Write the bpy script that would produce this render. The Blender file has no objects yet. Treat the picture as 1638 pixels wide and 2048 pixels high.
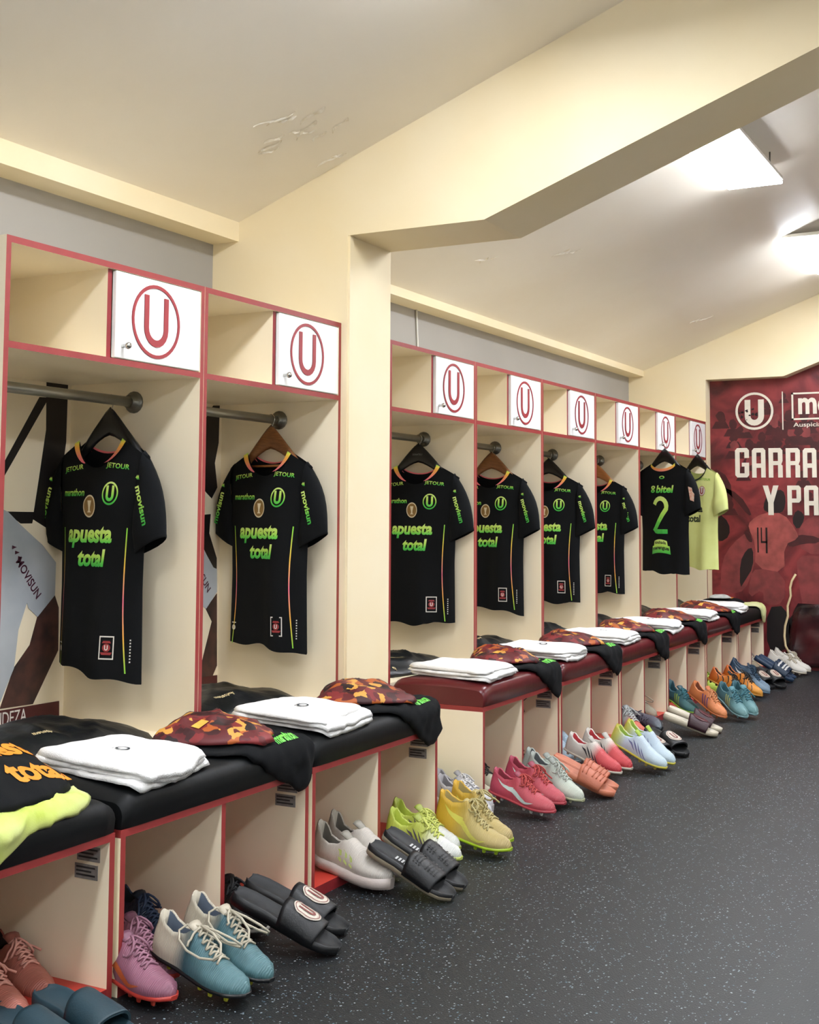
import bpy, math, random
from mathutils import Vector, Matrix, noise

# ------------------------------------------------------------------ camera
scn = bpy.context.scene
COL = scn.collection
yaw, pitch, roll = 0.4874, 0.0766, 0.005
fw = Vector((-math.sin(yaw)*math.cos(pitch), math.cos(yaw)*math.cos(pitch), math.sin(pitch)))
rr = Vector((math.cos(yaw), math.sin(yaw), 0)); uu = rr.cross(fw)
RV = rr*math.cos(roll)+uu*math.sin(roll); UV = uu*math.cos(roll)-rr*math.sin(roll)
camd = bpy.data.cameras.new('camera'); cam = bpy.data.objects.new('camera', camd); COL.objects.link(cam)
camd.lens = 2502/2048*36; camd.sensor_width = 36; camd.sensor_fit = 'AUTO'
camd.shift_y = -186.2/2048; camd.clip_start = 0.05; camd.clip_end = 60
Mx = Matrix((RV, UV, -fw)).transposed().to_4x4(); Mx.translation = Vector((2.44, -4.0467, 1.1346))
cam.matrix_world = Mx
scn.camera = cam

# ------------------------------------------------------------------ world, exposure
wd = bpy.data.worlds.new('world'); scn.world = wd; wd.use_nodes = True
wd.node_tree.nodes['Background'].inputs[0].default_value = (0.9, 0.95, 1.0, 1)
wd.node_tree.nodes['Background'].inputs[1].default_value = 0.02
vs = scn.view_settings
vs.view_transform = 'Standard'; vs.look = 'None'; vs.gamma = 1.0; vs.use_curve_mapping = False
vs.exposure = 1.3
LAMP = 20.0          # radiance of the ceiling light diffusers
FARLAMP = 20.0
rnd = random.Random(7)

# ------------------------------------------------------------------ helpers
def lin(h):
    h = h.lstrip('#'); out = []
    for i in (0, 2, 4):
        c = int(h[i:i+2], 16)/255
        out.append(c/12.92 if c <= 0.04045 else ((c+0.055)/1.055)**2.4)
    return tuple(out)+(1.0,)

MATS = {}
def mat(name, col, rough=0.6, col2=None, nscale=8.0, bump=0.0, bscale=60.0, metal=0.0, spec=0.5, emit=0.0, amt=0.5, sheen=0.0, stretch=None, coat=0.0):
    """principled surface whose colour wanders between two tones through a noise"""
    if name in MATS: return MATS[name]
    m = bpy.data.materials.new(name); m.use_nodes = True; nt = m.node_tree
    b = nt.nodes['Principled BSDF']; b.inputs['Roughness'].default_value = rough
    b.inputs['Metallic'].default_value = metal; b.inputs['Specular IOR Level'].default_value = spec
    if coat: b.inputs['Coat Weight'].default_value = coat; b.inputs['Coat Roughness'].default_value = 0.15
    if sheen: b.inputs['Sheen Weight'].default_value = sheen
    tc = nt.nodes.new('ShaderNodeTexCoord'); mp = nt.nodes.new('ShaderNodeMapping')
    nt.links.new(tc.outputs['Object'], mp.inputs['Vector'])
    if stretch: mp.inputs['Scale'].default_value = stretch
    n = nt.nodes.new('ShaderNodeTexNoise'); n.inputs['Scale'].default_value = nscale; n.inputs['Detail'].default_value = 4
    nt.links.new(mp.outputs[0], n.inputs['Vector'])
    c1 = lin(col); c2 = lin(col2) if col2 else tuple(x*0.86 for x in c1[:3])+(1,)
    rp = nt.nodes.new('ShaderNodeMix'); rp.data_type = 'RGBA'
    mr = nt.nodes.new('ShaderNodeMapRange'); mr.inputs[1].default_value = 0.3; mr.inputs[2].default_value = 0.7; mr.inputs[4].default_value = amt*2 if amt < 0.5 else 1.0
    nt.links.new(n.outputs['Fac'], mr.inputs[0]); nt.links.new(mr.outputs[0], rp.inputs[0])
    rp.inputs[6].default_value = c1; rp.inputs[7].default_value = c2
    nt.links.new(rp.outputs[2], b.inputs['Base Color'])
    if bump:
        n2 = nt.nodes.new('ShaderNodeTexNoise'); n2.inputs['Scale'].default_value = bscale; n2.inputs['Detail'].default_value = 3
        nt.links.new(mp.outputs[0], n2.inputs['Vector'])
        bp = nt.nodes.new('ShaderNodeBump'); bp.inputs['Strength'].default_value = bump; bp.inputs['Distance'].default_value = 0.01
        nt.links.new(n2.outputs['Fac'], bp.inputs['Height']); nt.links.new(bp.outputs[0], b.inputs['Normal'])
    if emit:
        b.inputs['Emission Color'].default_value = c1; b.inputs['Emission Strength'].default_value = emit
    MATS[name] = m
    return m

def ramp_mat(name, stops, axis='Z', lo=0.0, hi=1.0, rough=0.5, wave=None, coord='Object', repeat=False, knit=0.0):
    """principled surface with a printed colour gradient along an object axis"""
    if name in MATS: return MATS[name]
    m = bpy.data.materials.new(name); m.use_nodes = True; nt = m.node_tree
    b = nt.nodes['Principled BSDF']; b.inputs['Roughness'].default_value = rough
    tc = nt.nodes.new('ShaderNodeTexCoord'); sp = nt.nodes.new('ShaderNodeSeparateXYZ')
    nt.links.new(tc.outputs[coord], sp.inputs[0])
    mr = nt.nodes.new('ShaderNodeMapRange'); mr.inputs[1].default_value = lo; mr.inputs[2].default_value = hi
    mr.clamp = not repeat
    nt.links.new(sp.outputs[axis], mr.inputs[0]); src = mr.outputs[0]
    if repeat:
        fr = nt.nodes.new('ShaderNodeMath'); fr.operation = 'FRACT'; nt.links.new(src, fr.inputs[0]); src = fr.outputs[0]
    cr = nt.nodes.new('ShaderNodeValToRGB'); e = cr.color_ramp.elements
    while len(e) < len(stops): e.new(0.5)
    for k, (p, c) in enumerate(stops): e[k].position = p; e[k].color = lin(c)
    nt.links.new(src, cr.inputs[0]); nt.links.new(cr.outputs[0], b.inputs['Base Color'])
    if knit:
        wv = nt.nodes.new('ShaderNodeTexWave'); wv.inputs['Scale'].default_value = knit; wv.inputs['Distortion'].default_value = 2.5; wv.inputs['Detail'].default_value = 1.0
        nt.links.new(tc.outputs['Object'], wv.inputs['Vector'])
        bp = nt.nodes.new('ShaderNodeBump'); bp.inputs['Strength'].default_value = 0.5; bp.inputs['Distance'].default_value = 0.0015
        nt.links.new(wv.outputs['Fac'], bp.inputs['Height']); nt.links.new(bp.outputs[0], b.inputs['Normal'])
    MATS[name] = m
    return m

class MB:
    def __init__(s): s.v = []; s.f = []; s.m = []; s.s = []
    def add(s, vs, fs, m=0, smooth=False):
        o = len(s.v); s.v += [tuple(p) for p in vs]
        for f in fs: s.f.append(tuple(i+o for i in f)); s.m.append(m); s.s.append(smooth)
        return s
    def box(s, x0, x1, y0, y1, z0, z1, m=0, front=None, bev=0.0):
        if bev:
            return s.bbox(x0, x1, y0, y1, z0, z1, bev, m)
        v = [(x0,y0,z0),(x1,y0,z0),(x1,y1,z0),(x0,y1,z0),(x0,y0,z1),(x1,y0,z1),(x1,y1,z1),(x0,y1,z1)]
        fs = [(0,3,2,1),(4,5,6,7),(0,1,5,4),(2,3,7,6),(3,0,4,7),(1,2,6,5)]
        o = len(s.v); s.v += v
        for k, f in enumerate(fs):
            s.f.append(tuple(i+o for i in f)); s.m.append(front if (k == 5 and front is not None) else m); s.s.append(False)
        return s
    def bbox(s, x0, x1, y0, y1, z0, z1, b, m=0):
        rings = []
        def ring(e, z):
            return [(x0+e,y0,z),(x1-e,y0,z),(x1,y0+e,z),(x1,y1-e,z),(x1-e,y1,z),(x0+e,y1,z),(x0,y1-e,z),(x0,y0+e,z)]
        def ins(r, d):
            cx, cy = (x0+x1)/2, (y0+y1)/2
            return [(cx+(p[0]-cx)*(1-d/((x1-x0)/2)), cy+(p[1]-cy)*(1-d/((y1-y0)/2)), p[2]) for p in r]
        rings = [ins(ring(b, z0), b), ring(b, z0+b), ring(b, z1-b), ins(ring(b, z1), b)]
        return s.loft(rings, m=m, cap0=True, cap1=True)
    def loft(s, rings, m=0, closed=True, cap0=False, cap1=False, smooth=False):
        n = len(rings[0]); o = len(s.v)
        for r in rings: s.v += [tuple(p) for p in r]
        for j in range(len(rings)-1):
            for i in range(n if closed else n-1):
                a = o+j*n+i; b = o+j*n+(i+1) % n
                s.f.append((a, b, b+n, a+n)); s.m.append(m); s.s.append(smooth)
        if cap0: s.f.append(tuple(o+i for i in reversed(range(n)))); s.m.append(m); s.s.append(False)
        if cap1:
            q = o+(len(rings)-1)*n; s.f.append(tuple(q+i for i in range(n))); s.m.append(m); s.s.append(False)
        return s
    def tube(s, pts, r, n=8, m=0, cap=True, closed=False):
        pts = [Vector(p) for p in pts]; rings = []; up = None; L = len(pts)
        for i, p in enumerate(pts):
            if closed: t = (pts[(i+1) % L]-pts[i-1])
            else: t = (pts[min(i+1, L-1)]-pts[max(i-1, 0)])
            if t.length < 1e-9: t = Vector((0,0,1))
            t.normalize()
            if up is None: up = Vector((0,0,1)) if abs(t.z) < 0.9 else Vector((1,0,0))
            a = t.cross(up)
            if a.length < 1e-6: a = t.cross(Vector((0.3,1,0.2)))
            a.normalize(); up = a.cross(t).normalized()
            rad = r[i] if isinstance(r, (list, tuple)) else r
            rings.append([p+(a*math.cos(2*math.pi*k/n)+up*math.sin(2*math.pi*k/n))*rad for k in range(n)])
        if closed: rings.append(rings[0])
        return s.loft(rings, m=m, cap0=cap and not closed, cap1=cap and not closed, smooth=True)
    def prism(s, poly, axis, a, b, m=0, mside=None):
        """extrude a 2-D polygon (two remaining axes in xyz order) from a to b along axis"""
        def P(u, v, w):
            return {'x': (w, u, v), 'y': (u, w, v), 'z': (u, v, w)}[axis]
        n = len(poly); o = len(s.v)
        s.v += [P(u, v, a) for u, v in poly]+[P(u, v, b) for u, v in poly]
        s.f.append(tuple(o+i for i in range(n))); s.f.append(tuple(o+n+i for i in reversed(range(n))))
        s.m += [m, m]; s.s += [False, False]
        for i in range(n):
            j = (i+1) % n; s.f.append((o+i, o+n+i, o+n+j, o+j)); s.m.append(m if mside is None else mside); s.s.append(False)
        return s
    def xf(s, M):
        s.v = [tuple(M @ Vector(p)) for p in s.v]; return s
    def warp(s, fn):
        s.v = [tuple(fn(*p)) for p in s.v]; return s
    def mesh(s, name, mats):
        me = bpy.data.meshes.new(name); me.from_pydata(s.v, [], s.f)
        for mm in (mats if isinstance(mats, (list, tuple)) else [mats]): me.materials.append(mm)
        me.polygons.foreach_set('material_index', s.m); me.polygons.foreach_set('use_smooth', s.s)
        me.update(); return me
    def build(s, name, mats, parent=None, fixn=True):
        me = s.mesh(name, mats)
        if fixn:
            import bmesh
            bm = bmesh.new(); bm.from_mesh(me); bmesh.ops.recalc_face_normals(bm, faces=bm.faces); bm.to_mesh(me); bm.free()
        return link(name, me, parent)

def link(name, me, parent=None):
    o = bpy.data.objects.new(name, me); COL.objects.link(o)
    if parent is not None: o.parent = parent
    return o
def tag(o, label=None, cat=None, group=None, kind=None):
    if label: o['label'] = label
    if cat: o['category'] = cat
    if group: o['group'] = group
    if kind: o['kind'] = kind
    return o
def thing(name, label, cat, loc=(0,0,0), rot=(0,0,0), group=None):
    o = bpy.data.objects.new(name, None); o.empty_display_size = 0.05
    COL.objects.link(o); o.location = loc; o.rotation_euler = rot
    return tag(o, label, cat, group)
def struct(name, mb, m, label=None):
    return tag(mb.build(name, m), label, None, None, 'structure')

TXT = {}
def text2d(s, size=1.0, bold=0.0, shear=0.0, space=1.0):
    """flat letters as (verts2d, faces), centred on the origin; size = capital height roughly"""
    key = (s, bold, shear, space)
    if key not in TXT:
        cu = bpy.data.curves.new('t', 'FONT'); cu.body = s; cu.size = 1.0; cu.offset = bold; cu.shear = shear
        cu.space_character = space; cu.resolution_u = 3; cu.fill_mode = 'FRONT'
        ob = bpy.data.objects.new('t', cu); COL.objects.link(ob)
        dg = bpy.context.evaluated_depsgraph_get(); ev = ob.evaluated_get(dg); me = ev.to_mesh()
        v = [(p.co.x, p.co.y) for p in me.vertices]; f = [tuple(p.vertices) for p in me.polygons]
        ev.to_mesh_clear(); bpy.data.objects.remove(ob); bpy.data.curves.remove(cu)
        x0 = min(p[0] for p in v); x1 = max(p[0] for p in v); y0 = min(p[1] for p in v); y1 = max(p[1] for p in v)
        TXT[key] = ([(p[0]-(x0+x1)/2, p[1]-(y0+y1)/2) for p in v], f, x1-x0, y1-y0)
    v, f, w, h = TXT[key]
    return v, f, w, h
def text_fit(mb, s, w, h, fn, bold=0.0, shear=0.0, m=0, rot=0.0, cx=0.0, cy=0.0, space=1.0):
    """letters scaled to w x h, rotated, centred at (cx,cy), mapped to 3-D by fn(u,v)"""
    v, f, W, H = text2d(s, 1.0, bold, shear, space)
    c, sn = math.cos(rot), math.sin(rot); out = []
    for a, b in v:
        a, b = a*w/W, b*h/H
        out.append(fn(cx+a*c-b*sn, cy+a*sn+b*c))
    mb.add(out, f, m)
    return mb
def ring2d(r0, r1, n=40, ex=1.0):
    v = []
    for k in range(n):
        a = 2*math.pi*k/n; v += [(r0*math.cos(a)*ex, r0*math.sin(a)), (r1*math.cos(a)*ex, r1*math.sin(a))]
    f = [(2*k, 2*k+1, (2*k+3) % (2*n), (2*k+2) % (2*n)) for k in range(n)]
    return v, f
def ushape(w, h, t, n=10):
    """capital U as quads, centred"""
    r = w/2; v = []; pts = [(-1, None)]
    path = [((-r, h/2), (-r+t, h/2)), ((-r, -h/2+r), (-r+t, -h/2+r))]
    for k in range(1, n):
        a = math.pi+math.pi*k/n
        path.append(((r*math.cos(a), -h/2+r+r*math.sin(a)), ((r-t)*math.cos(a), -h/2+r+(r-t)*math.sin(a))))
    path += [((r, -h/2+r), (r-t, -h/2+r)), ((r, h/2), (r-t, h/2))]
    for a, b in path: v += [a, b]
    f = [(2*k, 2*k+1, 2*k+3, 2*k+2) for k in range(len(path)-1)]
    return v, f
def flat(mb, vf, fn, m=0, cx=0, cy=0, sx=1, sy=1):
    mb.add([fn(cx+a*sx, cy+b*sy) for a, b in vf[0]], vf[1], m); return mb
# ------------------------------------------------------------------ materials
M_cream = mat('cream_melamine', '#f5e8cc', 0.45, '#f0e0c0', 3, amt=0.4)
M_red = mat('red_edge_band', '#963331', 0.4, '#8a2c2b', 20, amt=0.4)
M_dred = mat('dark_red_edge', '#8c2429', 0.5, '#7c1f24', 20, amt=0.4)
M_base = mat('red_base_board', '#c23a2c', 0.45, '#b23228', 12)
M_white = mat('white_door', '#f4f3f0', 0.25, '#ecebe8', 4, amt=0.3)
M_emblem = mat('emblem_red', '#9c2f35', 0.4, '#93292f', 20, amt=0.3)
M_metal = mat('brushed_metal', '#8d8c84', 0.35, '#7a7972', 30, metal=0.9)
M_rod = mat('rod_metal', '#a5a294', 0.38, '#989588', 10, metal=0.75)
M_chrome = mat('chrome', '#c9c8c4', 0.15, '#b8b7b3', 30, metal=1.0)
M_wall = mat('yellow_paint', '#efe1c0', 0.6, '#ecd9ae', 1.6, bump=0.12, bscale=9)
M_grey = mat('grey_wall', '#a19d96', 0.7, '#9a968f', 1.5, bump=0.05, bscale=20)
M_wire = mat('white_conduit', '#e2e0d8', 0.5)
M_dark = mat('near_black_plastic', '#131518', 0.4, '#0e1012', 20)
M_black = mat('black_fabric', '#080a0d', 0.9, '#06080a', 12, bump=0.15, bscale=500, spec=0.25)
M_blackv = mat('black_vinyl', '#080b0d', 0.6, '#06080a', 9, bump=0.08, bscale=30, spec=0.3)
M_redv = mat('oxblood_vinyl', '#5e1c20', 0.3, '#52171b', 7, bump=0.1, bscale=22)
M_towel = mat('white_terry', '#f3f2f0', 0.9, '#e9e8e5', 20, bump=0.35, bscale=260)
M_lime = mat('lime_fabric', '#dcd9b0', 0.7, '#b2c440', 4, bump=0.1, bscale=300)
M_orange = mat('orange_print', '#f0932b', 0.6, '#e8861f', 20)
M_rubber = None

def ceiling_mat():
    m = mat('ceiling_paint', '#f5efe3', 0.45, '#efe6d6', 0.9, bump=0.35, bscale=3.2); return m
M_ceil = ceiling_mat()

def floor_mat(name, base, spark, thr):
    m = bpy.data.materials.new(name); m.use_nodes = True; nt = m.node_tree; b = nt.nodes['Principled BSDF']
    b.inputs['Roughness'].default_value = 0.5
    tc = nt.nodes.new('ShaderNodeTexCoord')
    mp = nt.nodes.new('ShaderNodeMapping'); nt.links.new(tc.outputs['Object'], mp.inputs[0])
    nz = nt.nodes.new('ShaderNodeTexNoise'); nz.inputs['Scale'].default_value = 60; nt.links.new(mp.outputs[0], nz.inputs['Vector'])
    va = nt.nodes.new('ShaderNodeVectorMath'); va.operation = 'MULTIPLY_ADD'
    nt.links.new(nz.outputs['Color'], va.inputs[0]); va.inputs[1].default_value = (0.010, 0.010, 0); nt.links.new(mp.outputs[0], va.inputs[2])
    vo = nt.nodes.new('ShaderNodeTexVoronoi'); vo.inputs['Scale'].default_value = 165; nt.links.new(va.outputs[0], vo.inputs['Vector'])
    # a fleck fills part of some cells
    sel = nt.nodes.new('ShaderNodeSeparateColor'); nt.links.new(vo.outputs['Color'], sel.inputs[0])
    t1 = nt.nodes.new('ShaderNodeMapRange'); t1.inputs[1].default_value = 0.72; t1.inputs[2].default_value = 1.0; t1.inputs[3].default_value = 0.0; t1.inputs[4].default_value = thr
    nt.links.new(sel.outputs[0], t1.inputs[0])
    lt = nt.nodes.new('ShaderNodeMath'); lt.operation = 'LESS_THAN'; nt.links.new(vo.outputs['Distance'], lt.inputs[0]); nt.links.new(t1.outputs[0], lt.inputs[1])
    mx = nt.nodes.new('ShaderNodeMix'); mx.data_type = 'RGBA'; nt.links.new(lt.outputs[0], mx.inputs[0])
    n2 = nt.nodes.new('ShaderNodeTexNoise'); n2.inputs['Scale'].default_value = 2.5; nt.links.new(mp.outputs[0], n2.inputs['Vector'])
    bm = nt.nodes.new('ShaderNodeMix'); bm.data_type = 'RGBA'; nt.links.new(n2.outputs['Fac'], bm.inputs[0])
    c = lin(base); bm.inputs[6].default_value = c; bm.inputs[7].default_value = tuple(x*1.35 for x in c[:3])+(1,)
    nt.links.new(bm.outputs[2], mx.inputs[6])
    cm = nt.nodes.new('ShaderNodeMix'); cm.data_type = 'RGBA'; nt.links.new(sel.outputs[1], cm.inputs[0])
    cm.inputs[6].default_value = lin(spark); cm.inputs[7].default_value = lin('#a2abb0'); nt.links.new(cm.outputs[2], mx.inputs[7])
    nt.links.new(mx.outputs[2], b.inputs['Base Color'])
    n3 = nt.nodes.new('ShaderNodeTexNoise'); n3.inputs['Scale'].default_value = 220; nt.links.new(mp.outputs[0], n3.inputs['Vector'])
    bp = nt.nodes.new('ShaderNodeBump'); bp.inputs['Strength'].default_value = 0.3; bp.inputs['Distance'].default_value = 0.004
    nt.links.new(n3.outputs['Fac'], bp.inputs['Height']); nt.links.new(bp.outputs[0], b.inputs['Normal'])
    return m
M_floor = floor_mat('speckled_rubber', '#0f1315', '#48687a', 0.46)
M_lane = floor_mat('paler_rubber', '#171b1c', '#33505f', 0.3)  # same rubber with a paler base and dimmer flecks

def camo_mat():
    m = bpy.data.materials.new('camouflage_print'); m.use_nodes = True; nt = m.node_tree; b = nt.nodes['Principled BSDF']
    b.inputs['Roughness'].default_value = 0.6
    tc = nt.nodes.new('ShaderNodeTexCoord')
    nz = nt.nodes.new('ShaderNodeTexNoise'); nz.inputs['Scale'].default_value = 14; nt.links.new(tc.outputs['Object'], nz.inputs['Vector'])
    va = nt.nodes.new('ShaderNodeVectorMath'); va.operation = 'MULTIPLY_ADD'; va.inputs[1].default_value = (0.05,)*3
    nt.links.new(nz.outputs['Color'], va.inputs[0]); nt.links.new(tc.outputs['Object'], va.inputs[2])
    vo = nt.nodes.new('ShaderNodeTexVoronoi'); vo.distance = 'CHEBYCHEV'; vo.inputs['Scale'].default_value = 31; nt.links.new(va.outputs[0], vo.inputs['Vector'])
    sp = nt.nodes.new('ShaderNodeSeparateColor'); nt.links.new(vo.outputs['Color'], sp.inputs[0])
    cr = nt.nodes.new('ShaderNodeValToRGB'); cr.color_ramp.interpolation = 'CONSTANT'; e = cr.color_ramp.elements
    st = [(0, '#5a1418'), (0.40, '#360e11'), (0.54, '#7a2022'), (0.72, '#a8541c'), (0.82, '#cc9440'), (0.92, '#1f0a0c')]
    while len(e) < len(st): e.new(0.5)
    for k, (p, c) in enumerate(st): e[k].position = p; e[k].color = lin(c)
    nt.links.new(sp.outputs[0], cr.inputs[0]); nt.links.new(cr.outputs[0], b.inputs['Base Color'])
    return m
M_camo = camo_mat()
M_green = ramp_mat('green_print', [(0, '#2fae44'), (0.3, '#63cc4c'), (0.6, '#b9e060'), (1, '#d4ea86')], 'Z', 0.0, 1.0, 0.45, coord='Generated')
M_flake = mat('ceiling_flake', '#f4efe4', 0.5, '#dccfb4', 40)
FLAKES = [(-.05, -.39, 3), (.05, -.33, 3), (.08, -.47, 4), (.11, -.3, 2), (.11, 2.1, 3), (.12, 4.7, 2), (.02, -.06, 2), (-.17, 1.63, 2)]
# ------------------------------------------------------------------ the room
P1, P2, WG, DD = 0.8475, 0.8418, 0.469, 0.0464     # locker pitch in each bay, gap at the column, set-back of the second bay
CB, CS, RX = 2.484, 0.377, 2.25                     # ceiling height at x=0, slope, ridge
YB, YE = -10.8, 5.65                                 # back of the room, end wall
def cz(x): return CB+CS*(x if x <= RX else 2*RX-x)
XR = 2*RX+0.61
b = MB(); b.box(-0.8, 1.735, YB, YE+0.2, -0.1, 0.0); struct('floor', b, M_floor, 'black rubber floor flecked with pale blue specks')
b = MB(); b.box(1.735, XR+0.2, YB, YE+0.2, -0.1, 0.001); struct('floor.001', b, M_lane, 'paler strip of rubber flooring at the right')
b = MB()
for xa, xb in ((-0.9, RX), (RX, XR+0.3)):
    nx, ny = 24, 60
    for i in range(1): pass
    b.add([(xa, YB, cz(xa)), (xb, YB, cz(xb)), (xb, YE+0.2, cz(xb)), (xa, YE+0.2, cz(xa)), (xa, YB, cz(xa)+0.15), (xb, YB, cz(xb)+0.15), (xb, YE+0.2, cz(xb)+0.15), (xa, YE+0.2, cz(xa)+0.15)],
          [(0,1,2,3), (7,6,5,4), (0,4,5,1), (2,6,7,3)])
struct('ceiling', b, M_ceil, 'sloping cream ceiling with patched plaster')
b = MB(); b.box(-0.8, -0.61, YB, 0.1, 0, 2.4); b.box(-0.8, -0.66, 0.1, YE, 0, 2.4); struct('wall_left', b, M_grey, 'grey wall strip above the lockers')
b = MB(); b.box(XR, XR+0.15, YB, YE, 0, 2.4); struct('wall_right', b, M_white)
b = MB(); b.box(-0.8, XR+0.15, YB-0.15, YB, 0, 3.6); struct('wall_front', b, M_white)
b = MB(); b.box(-0.8, XR+0.15, YE, YE+0.15, 0, 3.6); struct('wall_back', b, M_wall)
# ledge along the top of the wall
b = MB(); b.box(-0.61, -0.484, YB, 0.05, 2.223, 2.32); struct('trim_1', b, M_wall, 'cream ledge under the ceiling before the column')
b = MB(); b.box(-0.66, -0.537, 0.3, YE, 2.235, 2.30); struct('trim_2', b, M_wall, 'cream ledge under the ceiling beyond the column')
def portal(name, y0, y1, xc, xk, z, label):
    """column with the sloping roof beam that grows out of it, mirrored at the far side of the room"""
    sl = 0.371; b = MB()
    zr = z+sl*(RX-xk)
    col = [(-0.66, 0), (xc, 0), (xc, z), (xc, cz(xc)+0.05), (-0.66, cz(-0.66)+0.05)]
    b.prism(col, 'y', y0, y1)
    bm = [(xc, z), (xk, z), (RX, zr), (RX, cz(RX)+0.05), (xc, cz(xc)+0.05)]
    b.prism(bm, 'y', y0, y1)
    mir = lambda P: [(2*RX-x, zz) for x, zz in P][::-1]
    b.prism(mir(col), 'y', y0, y1); b.prism(mir(bm), 'y', y0, y1)
    return struct(name, b, M_wall, label)
portal('column_beam', 0.0, 0.3405, 0.025, 0.595, 2.197, 'cream column and sloping roof beam between the two locker bays')
portal('column_beam.001', 5.525, YE+0.02, -0.046, 0.544, 2.188, 'far cream column and roof beam above the red mural')
portal('column_beam.002', -5.55, -5.2, 0.025, 0.595, 2.197, 'cream column and beam behind the viewer')
b = MB(); b.box(0.025, 0.034, 0.004, 0.03, 0.0, cz(0.03)-0.02); struct('trim_3', b, M_wall, 'thin cable duct running up the column corner')
b = MB(); b.tube([(-0.655, 1.86, 1.86), (-0.655, 1.88, 2.05), (-0.652, 1.86, 2.235)], 0.006, 6); struct('trim_4', b, M_wire, 'thin white cable on the grey wall')

# lifting flakes of ceiling paint
R = random.Random(3)
ce = bpy.data.objects['ceiling']
for x, y, n in FLAKES:
    for k in range(n):
        cx, cy = x+R.uniform(-.05, .05), y+R.uniform(-.06, .06); a0 = R.uniform(-.5, .9); l, w = R.uniform(.02, .07), R.uniform(.003, .009); top, bot = [], []
        for q in range(8):
            u = -1+2*q/7; e = w*math.sqrt(max(0.02, 1-u*u))*R.uniform(.4, 1.3); bx, by = u*l, .01*math.sin(3*u+a0)
            for lst, s in ((top, 1), (bot, -1)):
                px, py = bx, by+s*e; X = cx+px*math.cos(a0)-py*math.sin(a0); Y = cy+px*math.sin(a0)+py*math.cos(a0); lst.append((X, Y, cz(X)-.0015-(.006*R.random() if s > 0 else 0)))
        f = MB(); f.loft([top, bot], closed=False); f.build('paint_flake', M_flake, ce, fixn=False)

# ceiling lights: level panels hung from the slope
M_diff = mat('lit_diffuser', '#f2f7ff', 0.5, '#f2f7ff', emit=LAMP)
M_diff2 = mat('lit_diffuser_far', '#f2f7ff', 0.5, '#f2f7ff', emit=FARLAMP)
def ceiling_light(x0, x1, y0, y1, label, far=False):
    z = 2.806
    t = thing('ceiling_light', label, 'light', ((x0+x1)/2, (y0+y1)/2, z), group='level panel lights under the sloping ceiling')
    w, l = (x1-x0)/2, (y1-y0)/2
    MB().box(-w, w, -l, l, 0.016, 0.040, bev=0.004).build('housing', mat('lamp_housing', '#e6e0d6', 0.4), t)
    MB().box(-w+0.004, w-0.004, -l+0.004, l-0.004, 0.0, 0.016, bev=0.003).build('diffuser', M_diff2 if far else M_diff, t)
    for s in (-1, 1):
        c = MB(); sx = 1 if not far else -1
        top = cz((x0+x1)/2+sx*w*0.8)-z
        c.tube([(sx*w*0.8, s*l*0.7, 0.045), (sx*w*0.8, s*l*0.7, top)], 0.004, 6).build('hanger_wire', M_metal, t)
for k, (ya, yb, nm) in enumerate([(-9.9, -8.71, 'added unseen fill panel light at the far back of the room'), (-7.36, -6.17, 'added unseen fill panel light beyond the rear beam'), (-4.42, -3.23, 'level ceiling panel light over the near lane behind the viewer'), (-1.88, -0.69, 'level ceiling panel light just before the roof beam'), (1.10, 2.30, 'lit ceiling panel half hidden by the big roof beam'), (3.64, 4.83, 'lit ceiling panel cut by the right edge, near the mural')]):  # first two rows are unseen, added to brighten camera-facing sides and ceiling
    ceiling_light(0.92, 1.20, ya, yb, nm)
    ceiling_light(2*RX-1.20, 2*RX-0.92, ya, yb, ['added unseen farther-side fill panel light at the far back', 'added unseen farther-side fill panel light beyond the rear beam', 'farther-side ceiling panel light behind the viewer', 'farther-side ceiling panel light before the roof beam', 'farther-side ceiling panel light beyond the roof beam', 'farther-side ceiling panel light near the mural'][k], True)
# ------------------------------------------------------------------ lockers
ORD = ['nearest', 'second', 'third', 'fourth', 'fifth', 'sixth', 'seventh', 'last']
LOCK = []      # (x offset, y0, pitch)
for i in range(2): LOCK.append((0.0, -2*P1+i*P1, P1))
for i in range(6): LOCK.append((-DD, WG+i*P2, P2))
ZT, ZS, ZB = 1.861, 1.565, 0.447
def uemblem(parent, cy, cz_, x, r, m, name='emblem', ringw=0.0105, uw=1.0, ut=0.021):
    b = MB(); fn = lambda u, v: (x, u, v)
    flat(b, ring2d(r-ringw, r), fn, 0, cy, cz_)
    flat(b, ushape(r*uw, r*1.38, ut), fn, 0, cy, cz_)
    # give the cut-out letters a little thickness
    n = len(b.v); b.v += [(p[0]+0.002, p[1], p[2]) for p in b.v]
    fs = list(b.f)
    for f in fs: b.f.append(tuple(i+n for i in f)); b.m.append(0); b.s.append(False)
    return b.build(name, m, parent)
LT = 0.018
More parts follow.
